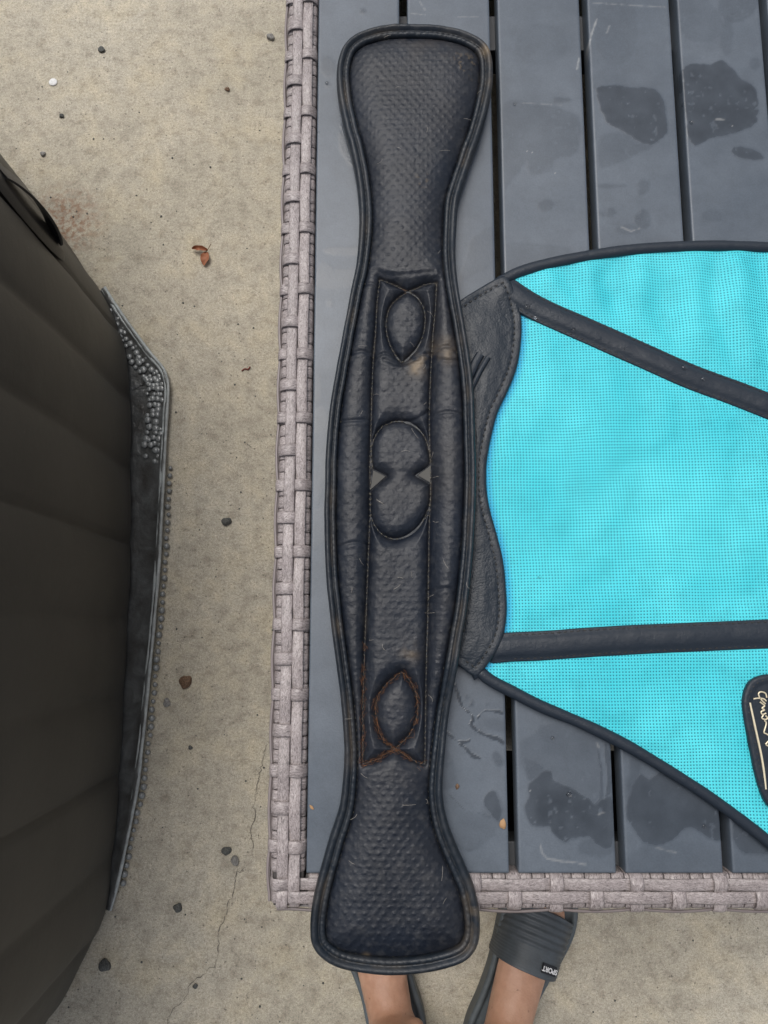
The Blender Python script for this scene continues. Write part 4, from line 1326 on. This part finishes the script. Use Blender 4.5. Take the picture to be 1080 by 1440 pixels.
for k in range(14):
    y_ = rng.uniform(60, 1330); w_ = 60 if 400 < y_ < 1050 else 70
    x, y = P(565 + rng.uniform(-w_, w_), y_, ZS)
    pl.append((x, y, rng.uniform(0, 3.14), rng.uniform(.003, .007), rng.uniform(-1.5, 1.5)))
hairs('horse_hair', pl, .000065, M_hair_light, 'loose pale horse hairs scattered over the black girth')

# ------------------------------------------------------------------ person and slides
FEET = {'right': (P(683, 1500, .03), -.395), 'left': (P(567, 1484, .03), .27)}
def foot_frame(side):
    (hx_, hy_), rz = FEET[side]
    mir = 1 if side == 'right' else -1
    c_, s_ = math.cos(rz), math.sin(rz)
    def T(x, y, z):
        x = x * mir
        return (hx_ + x * c_ - y * s_, hy_ + x * s_ + y * c_, z)
    return T, rz, mir

bm = bmesh.new()
def ellip(c, r, rot=None):
    m = Matrix.Translation(c)
    if rot is not None:
        m = m @ rot
    bmesh.ops.create_icosphere(bm, subdivisions=3, radius=1, matrix=m @ Matrix.Diagonal((*r, 1)))
def limb(p0, r0, p1, r1):
    p0, p1 = Vector(p0), Vector(p1)
    d = p1 - p0; L = d.length
    q = d.to_track_quat('Z', 'Y').to_matrix().to_4x4()
    bmesh.ops.create_cone(bm, cap_ends=True, segments=24, radius1=r0, radius2=r1, depth=L, matrix=Matrix.Translation((p0 + p1) / 2) @ q)
    ellip(p0, (r0, r0, r0)); ellip(p1, (r1, r1, r1))
S0 = .024
for side in ('right', 'left'):
    T, rz, mir = foot_frame(side)
    R = Matrix.Rotation(rz, 4, 'Z')
    ellip(T(0, .032, S0 + .026), (.029, .034, .028), R)
    for t in np.linspace(0, 1, 14):
        ellip(T(.000 - .006 * t, .062 + .118 * t, S0 + .038 - .023 * t ** .8), (.0295 + .007 * t, .034, .037 - .0215 * t ** .7), R)
    ellip(T(-.021, .185, S0 + .015), (.016, .026, .015), R)
    ellip(T(.019, .170, S0 + .012), (.0145, .026, .012), R)
    toes = [(-.029, .198, .0145, -.031, .236, .0130), (-.009, .200, .0105, -.0095, .243, .0088), (.009, .196, .0098, .010, .233, .0082), (.0245, .188, .0092, .0265, .219, .0078), (.0385, .178, .0088, .0405, .202, .0074)]
    for (x0, y0, r0, x1, y1, r1) in toes:
        x0 *= .9; x1 *= .9
        mx, my = (x0 + x1) / 2, (y0 + y1) / 2
        limb(T(x0, y0, S0 + r0 + .002), r0, T(mx, my, S0 + r0 + .003), (r0 + r1) / 2)
        limb(T(mx, my, S0 + r0 + .003), (r0 + r1) / 2, T(x1, y1, S0 + r1), r1)
    ank = T(0, .048, S0 + .085)
    limb(T(0, .050, S0 + .045), .033, ank, .0325)
    ellip(T(-.031, .056, S0 + .070), (.012, .014, .015), R); ellip(T(.032, .045, S0 + .060), (.011, .014, .014), R)
    limb(T(0, .014, S0 + .05), .017, T(0, .016, S0 + .12), .013)
    kx = P(624, 1470, .03)[0] + mir * .085
    ky = ank[1] - .012
    knee = (kx, ky, .50)
    m1 = [ank[i] + (knee[i] - ank[i]) * .28 for i in range(3)]
    m2 = [ank[i] + (knee[i] - ank[i]) * .68 for i in range(3)]; m2[1] -= .018
    limb(ank, .0325, m1, .041)
    limb(m1, .041, m2, .058); limb(m2, .058, knee, .054)
    hip = (P(624, 1470, .03)[0] + mir * .085, ky - .02, .90)
    limb(knee, .055, hip, .085)
cx0 = P(624, 1470, .03)[0]; hy0 = ky - .02
ellip((cx0, hy0, .93), (.165, .105, .12)); ellip((cx0, hy0, 1.02), (.15, .095, .10))
me = bpy.data.meshes.new('person'); bm.to_mesh(me); bm.free()
tmp = bpy.data.objects.new('tmp_body', me); C.objects.link(tmp)
md = tmp.modifiers.new('r', 'REMESH'); md.mode = 'VOXEL'; md.voxel_size = .0038; md.use_smooth_shade = True
sm = tmp.modifiers.new('s', 'SMOOTH'); sm.factor = .5; sm.iterations = 7
dg = bpy.context.evaluated_depsgraph_get()
bme = bpy.data.meshes.new_from_object(tmp.evaluated_get(dg))
bpy.data.objects.remove(tmp)
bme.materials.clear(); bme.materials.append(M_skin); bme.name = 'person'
for p_ in bme.polygons:
    p_.use_smooth = True
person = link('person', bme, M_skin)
person['label'] = 'person standing at the table in grey slides, only bare feet and ankles in view'
person['category'] = 'person'
# dark shorts above the knee
def ring_loft(name, rings, mat, parent, n=32):
    V = []; Q = []
    for (c_, rx, ry) in rings:
        for k in range(n):
            a = k / n * 2 * math.pi
            w_ = 1 + .03 * math.sin(5 * a + c_[2] * 20)
            V.append((c_[0] + rx * w_ * math.cos(a), c_[1] + ry * w_ * math.sin(a), c_[2]))
    for r_ in range(len(rings) - 1):
        for k in range(n):
            Q.append((r_ * n + k, r_ * n + (k + 1) % n, (r_ + 1) * n + (k + 1) % n, (r_ + 1) * n + k))
    return V, Q
V = []; Q = []
for mir in (-1, 1):
    x = cx0 + mir * .088
    v_, q_ = ring_loft('s', [((x, hy0 + .006, .58), .098, .100), ((x, hy0 + .004, .70), .100, .104), ((x - mir * .004, hy0, .82), .100, .112), ((x - mir * .012, hy0, .90), .104, .118)], None, None)
    Q += [tuple(i + len(V) for i in q) for q in q_]; V += v_
v_, q_ = ring_loft('s', [((cx0, hy0, .84), .185, .118), ((cx0, hy0, .93), .186, .124), ((cx0, hy0, 1.00), .172, .114), ((cx0, hy0, 1.06), .160, .106)], None, None)
Q += [tuple(i + len(V) for i in q) for q in q_]; V += v_
link('shorts', mesh_np('shorts', V, Q), M_cloth, person)

# slides
def slide(side, label):
    T, rz, mir = foot_frame(side)
    root = empty('slide_sandal', T(0, .12, 0), label, 'slide sandal', 'pair of grey rubber slides')
    loc = [(0, -.020), (.022, -.013), (.035, .008), (.038, .045), (.037, .085), (.043, .130), (.051, .170), (.053, .205), (.043, .240), (.022, .262), (-.008, .272), (-.034, .268), (-.049, .245), (-.052, .205), (-.047, .165), (-.040, .120), (-.039, .080), (-.041, .040), (-.036, .008), (-.022, -.013)]
    w = np.array([T(x, y, 0)[:2] for x, y in loc])
    ou = ccw(catmull(w, .003))
    def sh(x, y, d):
        r = .004
        e_ = np.where(d < r, np.sqrt(np.maximum(r * r - (r - d) ** 2, 0)) - r, 0)
        return .030 + e_ - .007 * sstep(.006, .012, d) + .0003 * np.sin(x * 900) * np.sin(y * 900) * sstep(.01, .014, d)
    pad('sole', ou, .002, sh, .001, M_rub, root)
    # arched strap
    NA, NB = 40, 60
    V = []; 
    for layer in (0, 1):
        for b in range(NB + 1):
            tb = b / NB
            for a in range(NA + 1):
                ta = a / NA; ang = math.pi * (1 - ta)
                hx = .0455 ; top = .070 - .024 * tb
                # front edge curves back at the sides, rear edge curves forward in the middle
                y = (.134 + .010 * math.sin(math.pi * ta)) * (1 - tb) + (.205 + .016 * math.sin(math.pi * ta)) * tb
                y += .004 * ta * (1 - tb)
                r_out = 0.0
                if layer == 0:
                    if tb > .42:
                        r_out = .0020 * (.5 + .5 * math.sin((tb - .42) * 2 * math.pi * 5.2 / .58)) ** .8
                    else:
                        r_out = .0006 * math.sin(tb * 2 * math.pi * 20)
                    r_out += .001 * math.sin(math.pi * min(tb * 12, 1) / 2) 
                th = -.0055 if layer else 0
                sx_ = math.copysign(abs(math.cos(ang)) ** .75, math.cos(ang))
                V.append(T((hx + th + r_out) * sx_, y, .012 + (top + th + r_out) * math.sin(ang) ** .85))
    L = (NB + 1) * (NA + 1); Q = []
    for b in range(NB):
        for a in range(NA):
            i = b * (NA + 1) + a
            Q.append((i, i + 1, i + NA + 2, i + NA + 1)); j = i + L
            Q.append((j, j + NA + 1, j + NA + 2, j + 1))
    for a in range(NA):
        Q.append((a, a + L, a + 1 + L, a + 1)); i = NB * (NA + 1) + a
        Q.append((i, i + 1, i + 1 + L, i + L))
    Q = np.array(Q)
    if mir < 0:
        Q = Q[:, ::-1]
    link('strap', mesh_np('strap', off(V, root), Q), M_rub2, root)
    return root, T, rz, mir
slide('left', 'grey rubber slide on the foot half hidden below the girth end')
root, T, rz, mir = slide('right', 'grey ribbed rubber slide with black SPORT tag, sticking out below the table edge')
# SPORT tag on the outer side of the right strap
def strap_pt(ta, tb):
    ang = math.pi * (1 - ta); top = .070 - .024 * tb
    y = (.134 + .010 * math.sin(math.pi * ta)) * (1 - tb) + (.205 + .016 * math.sin(math.pi * ta)) * tb + .004 * ta * (1 - tb)
    return np.array(T(.0455 * math.copysign(abs(math.cos(ang)) ** .75, math.cos(ang)), y, .012 + top * math.sin(ang) ** .85))
bd = strap_pt(.52, .17) - strap_pt(.68, .17); bd /= np.linalg.norm(bd)
ty_ = strap_pt(.64, .0) - strap_pt(.64, .3); ty_ /= np.linalg.norm(ty_)
nrm = np.cross(bd, ty_); nrm /= np.linalg.norm(nrm)
if nrm[2] < 0:
    nrm = -nrm
tc_ = strap_pt(.60, .17) + nrm * .0022
upv = np.cross(nrm, bd)
Mx = Matrix(((bd[0], upv[0], nrm[0], tc_[0]), (bd[1], upv[1], nrm[1], tc_[1]), (bd[2], upv[2], nrm[2], tc_[2]), (0, 0, 0, 1)))
def place(me, name, mat, parent):
    me.transform(Matrix.Translation(-Vector(parent.location)) @ Mx)
    return link(name, me, mat, parent)
bmx = bmesh.new(); bmesh.ops.create_cube(bmx, size=1, matrix=Matrix.Diagonal((.0235, .012, .0026, 1)))
bmesh.ops.bevel(bmx, geom=bmx.edges[:], offset=.0008, segments=2, affect='EDGES')
tm = bpy.data.meshes.new('tag'); bmx.to_mesh(tm); bmx.free()
tag_ = place(tm, 'tag', M_tag, root)
fc = bpy.data.curves.new('t', 'FONT'); fc.body = 'SPORT'; fc.size = .0082; fc.align_x = 'CENTER'; fc.align_y = 'CENTER'; fc.extrude = .0002; fc.offset = .00022
fo = bpy.data.objects.new('t', fc); C.objects.link(fo)
dg = bpy.context.evaluated_depsgraph_get()
fm = bpy.data.meshes.new_from_object(fo.evaluated_get(dg)); bpy.data.objects.remove(fo)
fm.transform(Matrix.Translation((0, 0, .0016)))
fm.materials.clear()
place(fm, 'lettering', M_white, root)

# ------------------------------------------------------------------ small things on the ground and table
def rock(name, u, v_, r, mat, label, group=None, flat=.6, z=0.0, cat='pebble', asp=1.0, seed=0, lump=1.0):
    bm_ = bmesh.new(); bmesh.ops.create_icosphere(bm_, subdivisions=3, radius=1)
    rr = random.Random(seed + u)
    ph_ = [rr.uniform(0, 6) for _ in range(4)]; an_ = rr.uniform(0, 3)
    for q in bm_.verts:
        c_ = q.co.copy()
        f_ = 1 + lump * (.14 * math.sin(3 * c_.x + ph_[0]) + .12 * math.sin(4 * c_.y + ph_[1]) + .10 * math.sin(5 * c_.z + 3 * c_.x + ph_[2]))
        q.co = Vector((c_.x * asp, c_.y, c_.z * flat)) * f_ * r
        q.co.rotate(Matrix.Rotation(an_, 3, 'Z'))
    me_ = bpy.data.meshes.new(name); bm_.to_mesh(me_); bm_.free()
    for p_ in me_.polygons: p_.use_smooth = True
    x, y = P(u, v_, z)
    o = link(name, me_, mat, None, (x, y, z + r * flat * .7))
    o['label'] = label; o['category'] = cat
    if group: o['group'] = group
def stone(nm, a, b):
    m = Mat(nm, a, .8); v = m.coord(); m.color(m.ramp(m.noise(v, 500, 4), [(.35, a), (.65, b)])); return m.m
M_st_d = stone('dark_stone', (.035, .038, .035), (.12, .12, .11)); M_st_g = stone('grey_stone', (.12, .115, .105), (.28, .27, .25)); M_st_b = stone('brown_stone', (.07, .04, .022), (.2, .12, .07)); M_st_w = stone('white_chip', (.62, .62, .60), (.75, .75, .74))
G = 'loose pebbles on the concrete'
rock('pebble', 143, 71, .0052, M_st_d, 'dark pebble near the top edge of the concrete, right of the white round chip', G)
rock('white_chip', 75, 116, .0070, M_st_w, 'flat round white chip on the concrete at upper left', None, .22, cat='chip', lump=.15)
rock('pebble', 87, 164, .0040, M_st_d, 'small dark pebble just below the round white chip', G)
rock('pebble', 320, 126, .0038, M_st_b, 'small brown pebble at the top between white chip and wicker rim', G)
rock('pebble', 381, 53, .0060, M_st_g, 'grey pebble right beside the upper end of the wicker rim', G)
rock('pebble', 61, 217, .0042, M_st_g, 'pale grey pebble just above the dark tub corner', G)
rock('pebble', 319, 734, .0066, M_st_d, 'dark grey angular pebble halfway down the bare concrete strip', G)
rock('pebble', 262, 958, .0078, M_st_b, 'brown oval pebble on the concrete near the bubble sheet', G, asp=1.4)
rock('pebble', 235, 988, .0058, M_st_g, 'dull grey pebble beside the edge of the bubble sheet', G, .4)
rock('pebble', 319, 1196, .0062, M_st_d, 'upper one of two dark pebbles beside the hairline crack', G)
rock('pebble', 331, 1210, .0062, M_st_g, 'lower one of two pebbles touching the hairline crack', G)
rock('pebble', 251, 1275, .0062, M_st_d, 'dark pebble left of the hairline crack, below the end of the bubble sheet', G)
rock('pebble', 275, 1386, .0032, M_st_d, 'tiny dark pebble beside the lower end of the hairline crack', G)
rock('pebble', 148, 1356, .0070, M_st_d, 'dark pebble near the bottom corner of the dark tub', G, asp=1.3)
rock('pebble', 268, 1051, .0030, M_st_d, 'tiny dark pebble below the brown oval pebble', G)
# loose grit
rng = np.random.RandomState(9); gp = []
for k in range(420):
    x = rng.uniform(-.62, .45); y = rng.uniform(-.62, .95)
    r = rng.uniform(.0006, .0017)
    gp.append((x, y, r * .4, r, r * rng.uniform(.7, 1.3), r * .7))
gr_ = spheres('grit', gp, M_st_d, None, kind='stuff'); gr_['label'] = 'fine dark grit scattered over the concrete'; gr_['category'] = 'grit'

# dead leaf
M_leaf = Mat('dead_leaf', (.30, .115, .055), .7).m
lx, ly = P(285, 357)
leaf = empty('dead_leaf', (lx, ly, 0), 'curled reddish brown dead leaf lying on the concrete', 'leaf')
def blade(p0, p1, wid, curl, h0=.003):
    p0 = np.array(P(*p0)); p1 = np.array(P(*p1)); d = p1 - p0; L = np.linalg.norm(d); d /= L; nn_ = np.array([-d[1], d[0]])
    V = []; Q = []
    for i in range(13):
        t = i / 12; w_ = wid * math.sin(math.pi * min(.97, t * .94 + .05)) ** .7
        for j in range(-3, 4):
            s_ = j / 3
            p = p0 + d * L * t + nn_ * w_ * s_
            V.append((p[0], p[1], h0 + curl * s_ * s_ + .003 * math.sin(t * 3) + .0008 * math.sin(t * 14 + j)))
    for i in range(12):
        for j in range(6):
            Q.append((i * 7 + j, (i + 1) * 7 + j, (i + 1) * 7 + j + 1, i * 7 + j + 1))
    link('blade', mesh_np('blade', off(V, leaf), Q), M_leaf, leaf)
blade((293, 354), (271, 352), .0042, .005)
blade((291, 356), (288, 375), .0070, .003)
c2 = catmull(PP([(290, 356), (294, 352), (298, 346)]), .001, False)
tubes('stem', [np.column_stack([c2, np.linspace(.004, .007, len(c2))])], .0006, M_st_b, leaf, 5)
# reddish twig at (347,519)
c2 = catmull(PP([(340, 522), (345, 519), (349, 520), (352, 516)]), .001, False)
o = tubes('twig', [np.column_stack([c2, np.full(len(c2), .0015)])], .0011, Mat('red_twig', (.16, .03, .02), .7).m, None, 5)
o['label'] = 'tiny dark red twig on the concrete beside the wicker rim'; o['category'] = 'twig'
# straw-coloured seed husk and small brown flecks on the slats
M_husk = Mat('husk', (.36, .21, .10), .7).m
rock('seed_husk', 707, 1158, .0021, M_husk, 'pale orange seed husk on the slat beside the lower gap', None, .4, TZ - .0015, 'husk', 1.7, 3)
rock('seed_husk', 438, 1135, .0009, M_husk, 'thin brown fleck on the left slat near the wicker corner', None, .4, TZ - .0015, 'husk', 2.4, 1)
rock('seed_husk', 643, 1106, .0014, M_st_b, 'dark brown fleck on the slat beside the narrow lower part of the girth', None, .5, TZ - .0015, 'husk', 1.4, 2)

# water drops on the strap
def drop(u, v_, r, z, label, grp='water drops on the upper leather strap'):
    bm_ = bmesh.new(); bmesh.ops.create_icosphere(bm_, subdivisions=3, radius=1, matrix=Matrix.Diagonal((r, r * .9, r * .55, 1)))
    me_ = bpy.data.meshes.new('water_drop'); bm_.to_mesh(me_); bm_.free()
    for p_ in me_.polygons: p_.use_smooth = True
    x, y = P(u, v_, z)
    o = link('water_drop', me_, M_drop, None, (x, y, z + r * .05))
    o['label'] = label; o['category'] = 'water drop'; o['group'] = grp
zd = ZG + .0022 + .0040
for u, v_, r, lb in ((741, 431, .0022, 'largest water drop on the strap, nearest the scalloped leather end'), (806, 464, .0018, 'water drop on the strap, second from the scalloped leather end'), (962, 517, .0022, 'clear water drop midway along the upper strap'), (753, 447, .0012, 'tiny water drop just below the drop nearest the scalloped leather end'), (989, 533, .0016, 'small water drop on the strap nearest the right edge'), (880, 490, .0013, 'small water drop left of the middle of the strap')):
    drop(u, v_, r, zd, lb)
for u, v_, r, lb in ((460, 117, .0016, 'water drop on the left slat near the upper wicker rim'), (724, 147, .0015, 'water drop on the slat right of the upper girth end'), (972, 172, .0018, 'water drop inside the large dark wet patch at upper right'), (800, 1117, .0020, 'water drop in the dark wet patch below the guard'), (990, 1162, .0016, 'water drop on the slat close to the lower right wet patch'), (777, 1038, .0014, 'small water drop just below the lower edge piping')):
    drop(u, v_, r, zs, lb, 'water drops on the table slats')
print('tris', sum(len(o.data.loop_triangles) if o.data.loop_triangles else len(o.data.polygons) * 2 for o in C.objects if o.type == 'MESH'))
